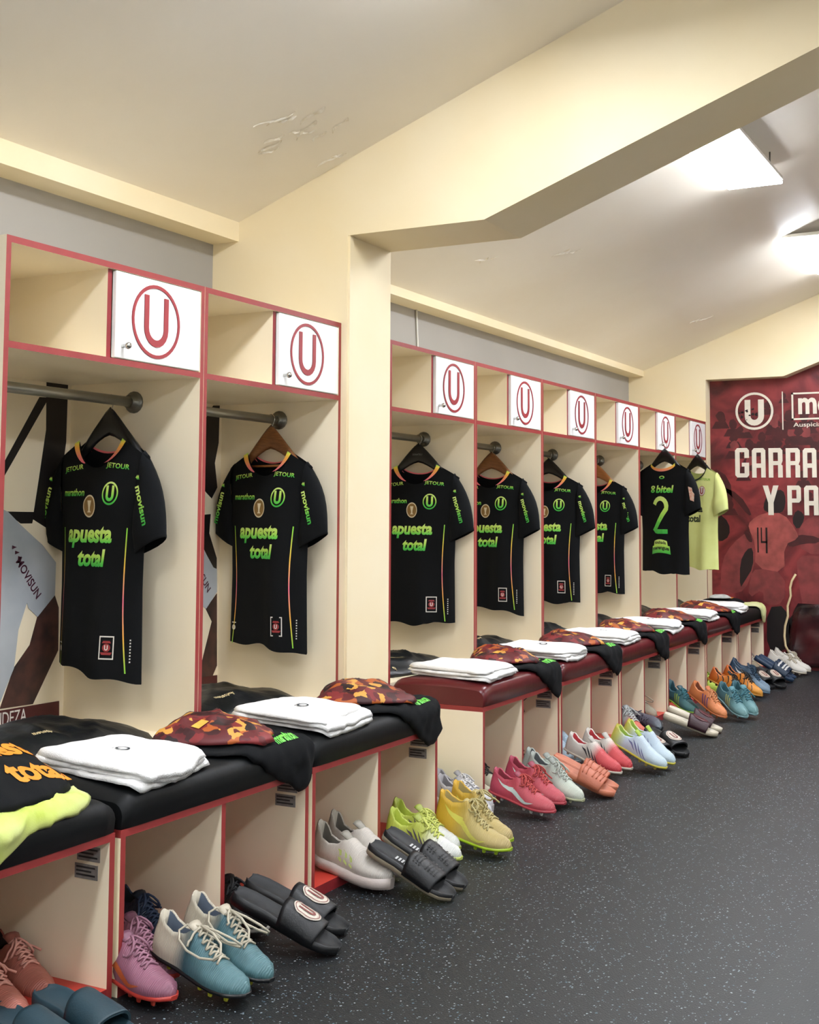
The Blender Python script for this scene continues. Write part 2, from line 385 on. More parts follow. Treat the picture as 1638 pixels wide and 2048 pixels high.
for i, (dx, y0, p) in enumerate(LOCK):
    where = ['nearest the camera, first before the column', 'right before the column', 'first beyond the column', 'second beyond the column', 'third beyond the column', 'fourth beyond the column', 'with the number two shirt', 'against the red mural'][i]
    t = thing('locker', 'cream open locker with red edges, '+where, 'locker', (dx, y0, 0), group='open lockers along the wall')
    D = -0.54
    for a in (0.001, p-LT): MB().box(D, 0, a, a+LT-0.001, 0.40, ZT, 0, 1).build('side_panel', [M_cream, M_red], t)
    MB().box(D, 0, LT, p-LT, ZT-LT, ZT, 0, 1).build('top_panel', [M_cream, M_red], t)
    MB().box(D, 0, LT, p-LT, ZS, ZS+LT, 0, 1).build('shelf', [M_cream, M_red], t)
    MB().box(D, -0.012, p/2-0.02, p/2-0.002, ZS+LT, ZT-LT, 0, 1).build('divider', [M_cream, M_dred], t)  # shade of the recess put into the edge colour as darker red
    MB().box(D-0.006, D, 0, p, 0.40, ZT).build('back_panel', M_cream, t)
    MB().box(D, -0.01, LT, p-LT, ZB-LT, ZB).build('base_board', [M_cream, M_red], t)
    # cupboard door with the round emblem and a knob
    d = MB().box(-0.016, 0.001, p/2+0.004, p-LT-0.004, ZS+LT+0.003, ZT-LT-0.003, bev=0.002).build('door', M_white, t)
    uemblem(d, p*0.717, 1.713, 0.0015, 0.112, M_emblem)
    k = MB(); rg = []
    for x, r in ((0.0, 0.006), (0.012, 0.005), (0.016, 0.009), (0.024, 0.011), (0.03, 0.008), (0.032, 0.002)):
        rg.append([(x, p/2+0.034+r*math.cos(2*math.pi*q/12), 1.622+r*math.sin(2*math.pi*q/12)) for q in range(12)])
    k.loft(rg, smooth=True, cap1=True); k.build('knob', M_chrome, d)
    # hanging rail
    r = MB(); r.tube([(-0.265, LT, 1.497), (-0.265, p-LT, 1.497)], 0.0165, 16); rod = r.build('hanging_rail', M_rod, t)
    for a, s in ((LT, 1), (p-LT, -1)):
        f = MB(); rg = []
        for yy, r in ((0, 0.036), (0.006, 0.036), (0.009, 0.031), (0.014, 0.024), (0.03, 0.022), (0.03, 0.017)):
            rg.append([(-0.265+r*math.cos(2*math.pi*q/16), a+s*yy, 1.497+r*math.sin(2*math.pi*q/16)) for q in range(16)])
        f.loft(rg, smooth=True); f.build('rail_flange', M_metal, rod)

# ------------------------------------------------------------------ benches and cushions
XF, ZBT = 0.419, 0.3843
def cushion(dx, y0, y1, m, label, seed):
    b = MB(); R = random.Random(seed); x0, x1, z0, z1 = 0.003, XF+0.008, ZBT+0.001, 0.468
    nx, ny = 14, 20; rings = []
    # closed cross-sections along y, puffed at the middle and pinched at the ends
    for j in range(ny+1):
        tt = j/ny; e = min(tt, 1-tt)*ny; k = 1.0 if e >= 2 else (0.74, 0.95)[int(e)]
        y = y0+(y1-y0)*(0.5+0.5*math.copysign(abs(2*tt-1)**0.85, 2*tt-1))
        zt = z0+(z1-z0)*k; rad = 0.032; ring = []
        inx = (1-k)*0.025
        for a, b_ in ((x0+inx, z0), (x1-0.004-inx, z0)): ring.append((a, b_))
        for q in range(6):
            an = -0.3+q*(math.pi/2+0.3)/5; ring.append((x1-inx-rad+rad*math.cos(an), zt-rad+rad*math.sin(an)))
        for q in range(1, 6):
            xx = x1-rad+(x0+rad-x1+rad)*q/6; ring.append((xx, zt+0.010*math.sin(math.pi*q/6)*k+0.003*noise.noise(Vector((xx*9, y*7, seed)))))
        for q in range(4):
            an = math.pi/2+q*(math.pi/2)/3; ring.append((x0+inx+rad+rad*math.cos(an), zt-rad+rad*math.sin(an)))
        rings.append([(a, y, c) for a, c in ring])
    b.loft(rings, smooth=True, cap0=True, cap1=True)
    o = b.build('bench_cushion', m); o.location.x = dx
    return tag(o, label, 'cushion', 'padded bench cushions')
BEN = [(0.0, -3*P1, P1), (0.0, -2*P1, P1), (0.0, -P1, P1)]+[(-DD, WG+i*P2, P2) for i in range(6)]
M_stk = mat('inventory_sticker', '#8f8c88', 0.4, '#7a7773', 70)
M_stkd = mat('sticker_print', '#2b2a2c', 0.5)
bw = ['at the left edge, nearest the camera', 'under the nearest locker', 'right before the column', 'first beyond the column', 'second beyond the column', 'third beyond the column', 'fourth beyond the column', 'fifth beyond the column', 'against the red mural']
for i, (dx, y0, p) in enumerate(BEN):
    t = thing('shoe_bench', 'cream two-hole shoe bench with red edges, '+bw[i], 'bench', (dx, y0, 0), group='shoe benches below the lockers')
    g = 0.010; Z0 = 0.032
    for a in (g, p-g-LT):
        s = MB().box(-0.10, XF, a, a+LT, 0, ZBT-LT, 0, 1).build('side_panel', [M_cream, M_red], t)
    MB().box(-0.10, XF-0.004, p/2-LT/2, p/2+LT/2, Z0, ZBT-LT, 0, 1).build('divider', [M_cream, M_red], t)
    MB().box(-0.10, XF, g, p-g, ZBT-LT, ZBT, 1, 1).build('seat_board', [M_cream, M_red], t)
    MB().box(-0.10, XF, g+LT, p-g-LT, 0.0, Z0, 0, 1).build('base_board', [M_base, M_dred], t)
    MB().box(-0.106, -0.10, g, p-g, 0, ZBT).build('back_panel', M_cream, t)
    for q in range(2):
        zc = 0.332-q*0.042
        st = MB().box(XF-0.098-q*0.006, XF-0.028-q*0.006, p-g-LT-0.002, p-g-LT, zc-0.017, zc+0.017).build('inventory_sticker', M_stk, t)
        l = MB()
        for w in range(3): l.box(XF-0.093-q*0.006, XF-0.035-q*0.006-0.012*(w % 2), p-g-LT-0.0028, p-g-LT-0.002, zc+0.008-w*0.009, zc+0.012-w*0.009)
        l.build('sticker_print', M_stkd, st)
    blk = i in (0, 1, 2, 8)
    cushion(dx, y0+0.012, y0+p-0.012, M_blackv if blk else M_redv, ('black' if blk else 'dark red')+' padded vinyl cushion on the bench '+bw[i], i+3)
# marker scribble 36 inside one cubby
b = MB(); yy = WG+P2-0.010-LT-0.001
f3 = lambda u, v: (0.22-DD+u, yy-0.001, 0.27+v)
b.tube([f3(a, c) for a, c in ((-0.05, 0.02), (-0.035, 0.032), (-0.02, 0.02), (-0.035, 0.0), (-0.02, -0.015), (-0.035, -0.033), (-0.05, -0.025))], 0.0016, 5)
b.tube([f3(a, c) for a, c in ((0.05, 0.04), (0.02, 0.015), (0.005, -0.02), (0.02, -0.035), (0.04, -0.02), (0.03, -0.005), (0.01, -0.012))], 0.0016, 5)
o = b.build('marker_scribble', M_dark); o.parent = [x for x in bpy.data.objects if x.name.startswith('shoe_bench')][3]; o.matrix_parent_inverse = Matrix.Translation((DD, -WG, 0))
# ------------------------------------------------------------------ printed panels at the back of the near lockers, mural on the end wall
POSTER = [
 {'dark': [[(-1.012, 1.513), (-0.969, 1.515), (-1.163, 1.238), (-1.231, 1.143), (-1.233, 1.197), (-1.165, 1.282)], [(-0.982, 1.567), (-0.882, 1.575), (-0.884, 1.373), (-0.903, 1.245), (-0.923, 1.112), (-0.949, 1.079), (-1.027, 1.115), (-1.005, 1.242), (-0.978, 1.407)], [(-1.148, 1.139), (-1.019, 1.138), (-1.029, 1.101), (-1.079, 1.101)]],
  'sleeve': [[(-1.292, 1.173), (-1.17, 1.151), (-1.134, 1.137), (-1.079, 1.096), (-1.02, 1.056), (-0.982, 1.031), (-0.918, 0.972), (-0.919, 0.865), (-0.995, 0.799), (-1.036, 0.83), (-1.043, 0.848), (-1.077, 0.763), (-1.091, 0.646), (-1.146, 0.543), (-1.266, 0.538)]],
  'arm': [[(-0.995, 0.799), (-0.919, 0.865), (-0.899, 0.823), (-0.896, 0.684), (-1.004, 0.522), (-1.145, 0.525), (-1.091, 0.646), (-1.025, 0.712)]],
  'band': [[(-1.265, 0.521), (-0.887, 0.517), (-0.885, 0.443), (-1.262, 0.455)]],
  },
 {'dark': [[(-0.075, 1.56), (-0.033, 1.563), (-0.036, 1.416), (-0.059, 1.334), (-0.04, 1.239), (-0.075, 1.195), (-0.14, 1.236), (-0.153, 1.472)], [(-0.149, 1.13), (-0.08, 1.134), (-0.087, 1.059), (-0.036, 0.962), (-0.035, 0.919), (-0.058, 0.926), (-0.14, 1.023)]],
  'sleeve': [[(-0.159, 1.034), (-0.14, 1.017), (-0.058, 0.926), (-0.035, 0.919), (-0.032, 0.83), (-0.101, 0.768), (-0.152, 0.798)]],
  'arm': [[(-0.101, 0.768), (-0.032, 0.824), (-0.024, 0.544), (-0.055, 0.501), (-0.144, 0.507), (-0.061, 0.717)]],
  'band': [[(-0.162, 0.511), (-0.023, 0.507), (-0.022, 0.459), (-0.161, 0.462)]],
  },
]
MURAL = {
 'figure_shirt': [[(0.251, 1.102), (0.352, 1.165), (0.5, 1.166), (0.595, 1.029), (0.612, 0.974), (0.502, 0.923), (0.504, 0.712), (0.283, 0.747), (0.292, 0.926), (0.237, 1.051)]],
 'figure_shorts': [[(0.295, 0.747), (0.504, 0.712), (0.502, 0.476), (0.346, 0.467), (0.342, 0.589), (0.229, 0.51), (0.247, 0.686)]],
 'figure_hair': [[(0.353, 1.216), (0.379, 1.291), (0.429, 1.329), (0.503, 1.341), (0.523, 1.266), (0.506, 1.178), (0.463, 1.159), (0.364, 1.172)]],
 'figure_arm': [[(0.594, 1.005), (0.759, 0.988), (0.758, 0.939), (0.653, 0.937), (0.544, 0.905), (0.526, 0.942)], [(0.199, 1.025), (0.249, 1.013), (0.273, 0.938), (0.236, 0.944)]],
 'figure_left': [[(0.031, 0.794), (0.109, 0.923), (0.237, 1.026), (0.288, 0.919), (0.276, 0.743), (0.205, 0.572), (0.104, 0.543), (0.015, 0.547)]],
 'figure_left_shade': [[(0.17, 0.785), (0.222, 0.887), (0.273, 0.9), (0.27, 0.749), (0.206, 0.647), (0.167, 0.583)], [(0.011, 1.164), (0.093, 1.088), (0.097, 0.986), (0.02, 0.934), (-0.005, 0.985)]],
 'figure_right': [[(0.595, 1.017), (0.669, 1.123), (0.741, 1.142), (0.859, 1.093), (0.878, 0.861), (0.64, 0.857)]],
 'figure_right_hair': [[(0.56, 1.104), (0.598, 1.191), (0.646, 1.166), (0.657, 1.117), (0.607, 1.03)]],
 'figure_right_legs': [[(0.591, 0.844), (0.756, 0.847), (0.853, 0.812), (0.846, 0.435), (0.643, 0.402), (0.6, 0.658)]],
 'flag': [[(-0.036, 1.524), (0.104, 1.432), (0.126, 1.215), (0.037, 1.202), (-0.051, 1.344)], [(0.014, 1.382), (0.178, 1.304), (0.27, 1.152), (0.239, 1.14), (0.14, 1.266), (0.052, 1.343)]],
 'ground': [[(0.365, 0.452), (0.512, 0.47), (0.556, 0.226), (0.482, 0.124), (0.365, 0.118)], [(0.535, 0.422), (0.655, 0.402), (0.846, 0.422), (0.841, 0.168), (0.59, 0.13), (0.52, 0.224)]],
}
CORD = [(0.597, 0.708), (0.568, 0.658), (0.555, 0.608), (0.559, 0.547), (0.535, 0.472), (0.537, 0.398), (0.516, 0.323), (0.51, 0.249), (0.518, 0.176), (0.546, 0.122)]
M_pdark = mat('print_black', '#17110f', 0.5); M_pgrey = mat('print_pale_grey', '#b9bdc0', 0.55, '#a2a8ae', 5)
M_parm = mat('print_arm', '#54322a', 0.55, '#2a1d1b', 16); M_pband = mat('print_maroon', '#4e1518', 0.5)
M_pwhite = mat('print_white', '#e9e4da', 0.5); M_ptext = mat('print_plum', '#4a1f33', 0.5)
for i, D in enumerate(POSTER):
    dx, y0, p = LOCK[i]
    t = thing('locker_print', ['printed backing sheet showing a pale sleeve and a name band in the nearest locker', 'printed backing sheet with a dark arm and pale sleeve in the locker before the column'][i], 'poster', (0, 0, 0), group='printed sheets at the back of the near lockers')
    e = 0.0
    for k, m in (('dark', M_pdark), ('arm', M_parm), ('sleeve', M_pgrey), ('band', M_pband)):
        b = MB(); e += 0.0006
        for poly in D[k]: b.prism([(min(a, y0+p-LT-0.002), max(c, ZB+0.001)) for a, c in poly], 'x', -0.5398, -0.5395+e)
        b.build('printed_'+{'dark': 'letter', 'arm': 'arm', 'sleeve': 'sleeve', 'band': 'name_band'}[k], m, t)
    b = MB(); fn = lambda u, v: (-0.5395+e+0.0008, u, v)
    if i == 0:
        text_fit(b, 'MOVISUN', 0.155, 0.03, fn, bold=0.02, rot=-0.92, cx=-1.04, cy=0.926)
        b.add([fn(-1.115+q*0.013+0.004*0, 1.02-q*0.017+s) for q in range(3) for s in (0, 0.012)]+[fn(-1.095+q*0.013, 1.026-q*0.017) for q in range(3)], [(0, 1, 6), (2, 3, 7), (4, 5, 8)])
        b.build('sleeve_lettering', M_ptext, t)
        b = MB(); text_fit(b, 'NDEZA', 0.135, 0.042, fn, bold=0.0, cx=-1.10, cy=0.492, space=0.95); b.build('name_lettering', M_pwhite, t)
    else:
        text_fit(b, 'SUN', 0.075, 0.03, fn, bold=0.02, rot=-0.92, cx=-0.108, cy=0.868); b.build('sleeve_lettering', M_ptext, t)

def mural_mat():
    m = bpy.data.materials.new('mural_red'); m.use_nodes = True; nt = m.node_tree; b = nt.nodes['Principled BSDF']
    b.inputs['Roughness'].default_value = 0.42
    tc = nt.nodes.new('ShaderNodeTexCoord')
    n = nt.nodes.new('ShaderNodeTexNoise'); n.inputs['Scale'].default_value = 3.5; n.inputs['Detail'].default_value = 9; n.inputs['Distortion'].default_value = 1.2
    nt.links.new(tc.outputs['Object'], n.inputs['Vector'])
    cr = nt.nodes.new('ShaderNodeValToRGB'); e = cr.color_ramp.elements
    e[0].position = 0.33; e[0].color = lin('#420d11'); e[1].position = 0.66; e[1].color = lin('#8c3234')
    q = e.new(0.5); q.color = lin('#6e2226')
    nt.links.new(n.outputs['Fac'], cr.inputs[0]); nt.links.new(cr.outputs[0], b.inputs['Base Color'])
    n2 = nt.nodes.new('ShaderNodeTexNoise'); n2.inputs['Scale'].default_value = 6; nt.links.new(tc.outputs['Object'], n2.inputs['Vector'])
    bp = nt.nodes.new('ShaderNodeBump'); bp.inputs['Strength'].default_value = 0.2; bp.inputs['Distance'].default_value = 0.02
    nt.links.new(n2.outputs['Fac'], bp.inputs['Height']); nt.links.new(bp.outputs[0], b.inputs['Normal'])
    return m
t = thing('wall_mural', 'dark red printed mural with pale crest, slogan and a player seen from behind', 'mural', (0, 0, 0))
XM0, XM1 = -0.044, 3.2
b = MB(); b.prism([(XM0, 0.0), (XM1, 0.0), (XM1, 2.6), (1.6, 2.6), (0.544, 2.186), (XM0, 2.186)], 'y', YE-0.004, YE-0.0005); b.build('printed_sheet', mural_mat(), t)
Rt = {'a': '#b0544e', 'b': '#8e3c3c', 'c': '#4a1317', 'd': '#1f090b', 'e': '#140b0c', 'f': '#a23a38'}
MR = {k: mat('mural_tone_'+k, v, 0.45, '#'+''.join('%02x' % int(int(v[i:i+2], 16)*.74) for i in (1, 3, 5)), 11) for k, v in Rt.items()}
lay = {'flag': ('c', 1), 'ground': ('e', 1), 'figure_left': ('b', 1), 'figure_left_shade': ('d', 2), 'figure_right': ('b', 2), 'figure_right_legs': ('b', 1), 'figure_right_hair': ('d', 3), 'figure_arm': ('c', 3), 'figure_shirt': ('a', 4), 'figure_shorts': ('b', 5), 'figure_hair': ('d', 5)}
for k, (tone, n) in lay.items():
    b = MB()
    for pi_, poly in enumerate(MURAL[k]):
        # soften the outline by one round of corner cutting
        for _ in range(1):
            q = []
            for a in range(len(poly)):
                p0, p1 = poly[a], poly[(a+1) % len(poly)]
                q += [(p0[0]*.75+p1[0]*.25, p0[1]*.75+p1[1]*.25), (p0[0]*.25+p1[0]*.75, p0[1]*.25+p1[1]*.75)]
            poly = q
        b.prism([(max(x, XM0+0.003), z) for x, z in poly], 'y', YE-0.004-0.0006*n, YE-0.004)
        b.build('printed_'+k, MR[tone], t); b = MB()
# crowd heads printed behind the slogan
R = random.Random(5); b = MB(); b2 = MB()
for k in range(70):
    x = R.uniform(0.0, 1.5); z = R.uniform(1.66, 1.9) if k < 44 else R.uniform(1.15, 2.1); r = R.uniform(0.018, 0.04)
    poly = [(x+r*math.cos(a)*R.uniform(.8, 1.2), z+r*1.2*math.sin(a)*R.uniform(.8, 1.2)) for a in [2*math.pi*q/9 for q in range(9)]]
    sh = [(x-r*2, z-r*2.6), (x+r*2, z-r*2.6), (x+r*1.1, z-r), (x-r*1.1, z-r)]
    (b if k % 3 else b2).prism(poly, 'y', YE-0.0047-0.00003*k/3, YE-0.004); b.prism(sh, 'y', YE-0.0044-0.00003*k/3, YE-0.004)
tag(b.build('printed_crowd', MR['c'], t), kind='stuff'); tag(b2.build('printed_crowd_faces', MR['b'], t), kind='stuff')
# lettering
fm = lambda u, v: (u, YE-0.0085, v)
M_mtxt = mat('mural_lettering', '#e3d9c8', 0.5, '#d8cfbd', 14)
GL = {'A': [[(0,0),(.33,0),(.33,1),(.15,1),(0,.92)], [(.67,0),(1,0),(1,.92),(.85,1),(.67,1)], [(.33,.85),(.67,.85),(.67,1),(.33,1)], [(.33,.33),(.67,.33),(.67,.48),(.33,.48)]],
 'R': [[(0,0),(.33,0),(.33,1),(0,1)], [(.33,.85),(.67,.85),(.67,1),(.33,1)], [(.67,.44),(.9,.44),(1,.56),(1,.92),(.85,1),(.67,1)], [(.33,.42),(.67,.42),(.67,.56),(.33,.56)], [(.67,0),(1,0),(1,.4),(.9,.44),(.67,.44)]],
 'P': [[(0,0),(.33,0),(.33,1),(0,1)], [(.33,.85),(.67,.85),(.67,1),(.33,1)], [(.67,.42),(.85,.42),(1,.5),(1,.92),(.85,1),(.67,1)], [(.33,.42),(.67,.42),(.67,.56),(.33,.56)]],
 'G': [[(0,.08),(.15,0),(.33,0),(.33,1),(.15,1),(0,.92)], [(.33,.86),(.67,.86),(.67,1),(.33,1)], [(.67,.66),(1,.66),(1,.92),(.85,1),(.67,1)], [(.33,0),(.67,0),(.67,.14),(.33,.14)], [(.67,0),(.85,0),(1,.08),(1,.5),(.67,.5)], [(.48,.37),(.67,.37),(.67,.5),(.48,.5)]],
 'Y': [[(0,1),(.34,1),(.5,.66),(.66,1),(1,1),(.67,.42),(.67,0),(.33,0),(.33,.42)]]}
for ch, x0, x1, z0, z1 in (('G', .146, .252, 1.434, 1.66), ('A', .274, .376, 1.432, 1.657), ('R', .399, .503, 1.431, 1.655), ('R', .527, .631, 1.43, 1.652), ('A', .652, .751, 1.429, 1.649), ('Y', .352, .470, 1.147, 1.371), ('P', .534, .634, 1.148, 1.37), ('A', .657, .76, 1.147, 1.369)):
    b = MB()
    for poly in GL[ch]: b.prism([(x0+u*(x1-x0), z0+v*(z1-z0)) for u, v in poly], 'y', YE-0.0085, YE-0.007)
    b.build('slogan_letter', M_mtxt, t)
b = MB(); flat(b, ring2d(0.126, 0.144), fm, 0, .298, 1.942); flat(b, ushape(.146, .2, .044), fm, 0, .298, 1.93); b.build('crest', M_mtxt, t)
b = MB(); b.box(.506, .514, YE-0.0085, YE-0.007, 1.793, 2.084); b.build('crest_bar', M_mtxt, t)
b = MB(); w = .013
for x0, x1, z0, z1 in ((.577, .98, 2.058, 2.071), (.577, .98, 1.864, 1.877), (.577, .59, 1.864, 2.071), (.967, .98, 1.864, 2.071)): b.box(x0, x1, YE-0.0085, YE-0.007, z0, z1)
text_fit(b, 'mo', 0.245, 0.125, fm, bold=0.03, cx=.748, cy=1.967); b.build('sponsor_box', M_mtxt, t)
b = MB(); text_fit(b, 'Auspicia', 0.205, 0.042, fm, bold=0.012, cx=.69, cy=1.823); b.build('sponsor_caption', M_mtxt, t)
b = MB(); fm2 = lambda u, v: (u, YE-0.0072, v); b.box(.304, .315, YE-0.0072, YE-0.006, .863, 1.052)
for x0, x1, z0, z1 in ((.331, .341, .945, 1.052), (.331, .381, .935, .95), (.367, .381, .858, 1.052)): b.box(x0, x1, YE-0.0072, YE-0.006, z0, z1)
b.build('shirt_number', MR['d'], t)
# scuffs where the print has worn through the crest
b = MB()
for k in range(16):
    x, z, r = .245+R.gauss(0, .04), 1.93+R.gauss(0, .03), R.uniform(.004, .014)
    b.prism([(x+r*math.cos(a)*R.uniform(.3, 1.5), z+r*math.sin(a)*R.uniform(.3, 1.5)) for a in [2*math.pi*q/7 for q in range(7)]], 'y', YE-0.0095, YE-0.0085)
b.build('worn_patches', MR['d'], t)
# loose dark sheet sagging away from the foot of the wall, with its pale curled edge
b = MB(); n = 14; rows = []
for j in range(n+1):
    v = j/n; z = 0.03+0.46*v; row = []
    xe = [.56, .53, .515, .513, .52, .532, .538, .537, .54, .552, .558, .556, .566, .58, .597][j]
    for k in range(n+1):
        u = k/n; x = xe+u*(1.25-xe)
        row.append((x, YE-0.02-0.035*(1-v)-0.02*noise.noise(Vector((x*9, z*9, 1)))-0.012*abs(noise.noise(Vector((x*25, z*20, 4)))), z))
    rows.append(row)
b.loft(rows, closed=False, smooth=True)
o = b.build('loose_sheet', mat('dark_crumpled_film', '#1c1416', 0.25, '#4a171b', 5), None, fixn=False); tag(o, 'dark crumpled sheet hanging loose at the foot of the mural', 'sheet')
sm = o.modifiers.new('s', 'SOLIDIFY'); sm.thickness = 0.002
b = MB(); b.tube([(x-0.004, YE-0.05-0.03*(1-min(z/.7, 1)), z) for x, z in CORD], 0.0085, 8); tag(b.build('pale_cord', mat('cream_cord', '#dcc79a', 0.6)), 'pale yellow cord hanging down the mural to the floor', 'cord')
# ------------------------------------------------------------------ hangers
M_hblk = mat('black_hanger', '#111316', 0.3, '#0c0e10', 30); M_hwood = mat('hanger_wood', '#8a5a32', 0.4, '#6b4022', 14, stretch=(2, 2, 14)); M_hwood2 = mat('pale_hanger_wood', '#b87a45', 0.4, '#a4693a', 14, stretch=(2, 2, 14))
def hanger(loc, rz, m, label, drop=0.0, bar=False, logo=False):
    t = thing('clothes_hanger', label, 'hanger', loc, (0, 0, rz), 'hangers holding the match shirts')
    # wire hook over the rail (rail axis along local y, rail top at z=0)
    pts = []
    for k in range(13):
        a = math.radians(-35+k*(215/12)); pts.append((0.0185*math.cos(a), 0, -0.0165+0.0185*math.sin(a)))
    pts = [(0.0185*math.cos(math.radians(a)), 0, -0.0165+0.0185*math.sin(math.radians(a))) for a in range(200, -50, -20)]
    pts += [(0.006, 0, -0.045), (0.0, 0, -0.055), (0, 0, -0.075+drop)]
    MB().tube(pts, 0.0017, 6).build('hook', M_chrome, t)
    # shaped body: two arms curving down from the neck
    rings = []; n = 15
    for k in range(n):
        s = -1+2*k/(n-1); a = abs(s); x = 0.165*s
        zc = -0.083-0.135*a**1.25+drop; hh = 0.037*(1-a)**1.1+0.009; th = 0.008+0.010*a
        yb = 0.012*a*a
        rings.append([(x, yb+th*math.cos(q*math.pi/4), zc+hh*math.sin(q*math.pi/4)) for q in range(8)])
    MB().loft(rings, smooth=True, cap0=True, cap1=True).build('arms', m, t)
    nk = MB(); nk.tube([(0, 0, -0.055+drop), (0, 0, -0.07+drop)], 0.006, 8); nk.build('neck', m if m is M_hblk else M_chrome, t)
    if bar:
        nb = MB(); nb.tube([(-0.16, 0.01, -0.195), (0.16, 0.01, -0.195)], 0.005, 8); nb.build('trouser_bar', M_hwood2, t)
    if logo:
        q = MB(); fn = lambda u, v: (u, -0.0105, v); text_fit(q, 'DONATELLI', 0.05, 0.008, fn, cx=0, cy=-0.092+drop); q.build('maker_mark', mat('hanger_mark', '#8e8e8a', 0.4), t)
    return t

# ------------------------------------------------------------------ shirts
HEM = -0.875
def hw(z):
    pts = [(-0.14, 0.215), (-0.20, 0.213), (-0.40, 0.197), (-0.60, 0.190), (-0.9, 0.194)]
    for (a, p), (b_, q) in zip(pts, pts[1:]):
        if z >= b_: return p+(q-p)*max(0, min(1, (z-a)/(b_-a)))
    return pts[-1][1]
def bz(z):
    pts = [(-0.14, 0.014), (-0.22, 0.030), (-0.34, 0.045), (-0.9, 0.052)]
    for (a, p), (b_, q) in zip(pts, pts[1:]):
        if z >= b_: return p+(q-p)*max(0, min(1, (z-a)/(b_-a)))
    return pts[-1][1]
M_pipe = ramp_mat('gradient_piping', [(0, '#8ee04a'), (0.25, '#f2c14a'), (0.5, '#e86f8a'), (0.75, '#f2b24a'), (1, '#8ee04a')], 'Z', -0.43, -0.87, 0.5, repeat=True)
M_coll = ramp_mat('gradient_collar', [(0, '#f06a9a'), (0.45, '#f58a7a'), (0.75, '#f6b04a'), (0.9, '#f2dd55'), (1, '#a6e85a')], 'Z', -0.235, -0.14, 0.5)
M_pinkc = mat('pink_collar', '#ea6078', 0.6, '#f0767a', 6)
M_gold = mat('gold_badge', '#8a6a35', 0.4, '#7a5a28', 30); M_goldr = mat('badge_rim', '#d8c9a8', 0.4)
M_badge = mat('badge_white', '#e6e2da', 0.5); M_badger = mat('badge_red', '#9a2f33', 0.5)
M_limef = mat('lime_shirt', '#dbe294', 0.8, '#d3da88', 9, bump=0.12, bscale=400); M_limed = mat('lime_dark_print', '#1f2a1c', 0.6)
M_limel = mat('lime_print', '#86b83a', 0.6)
M_patch = mat('sleeve_patch', '#e7dccd', 0.5, '#d07a5a', 60)
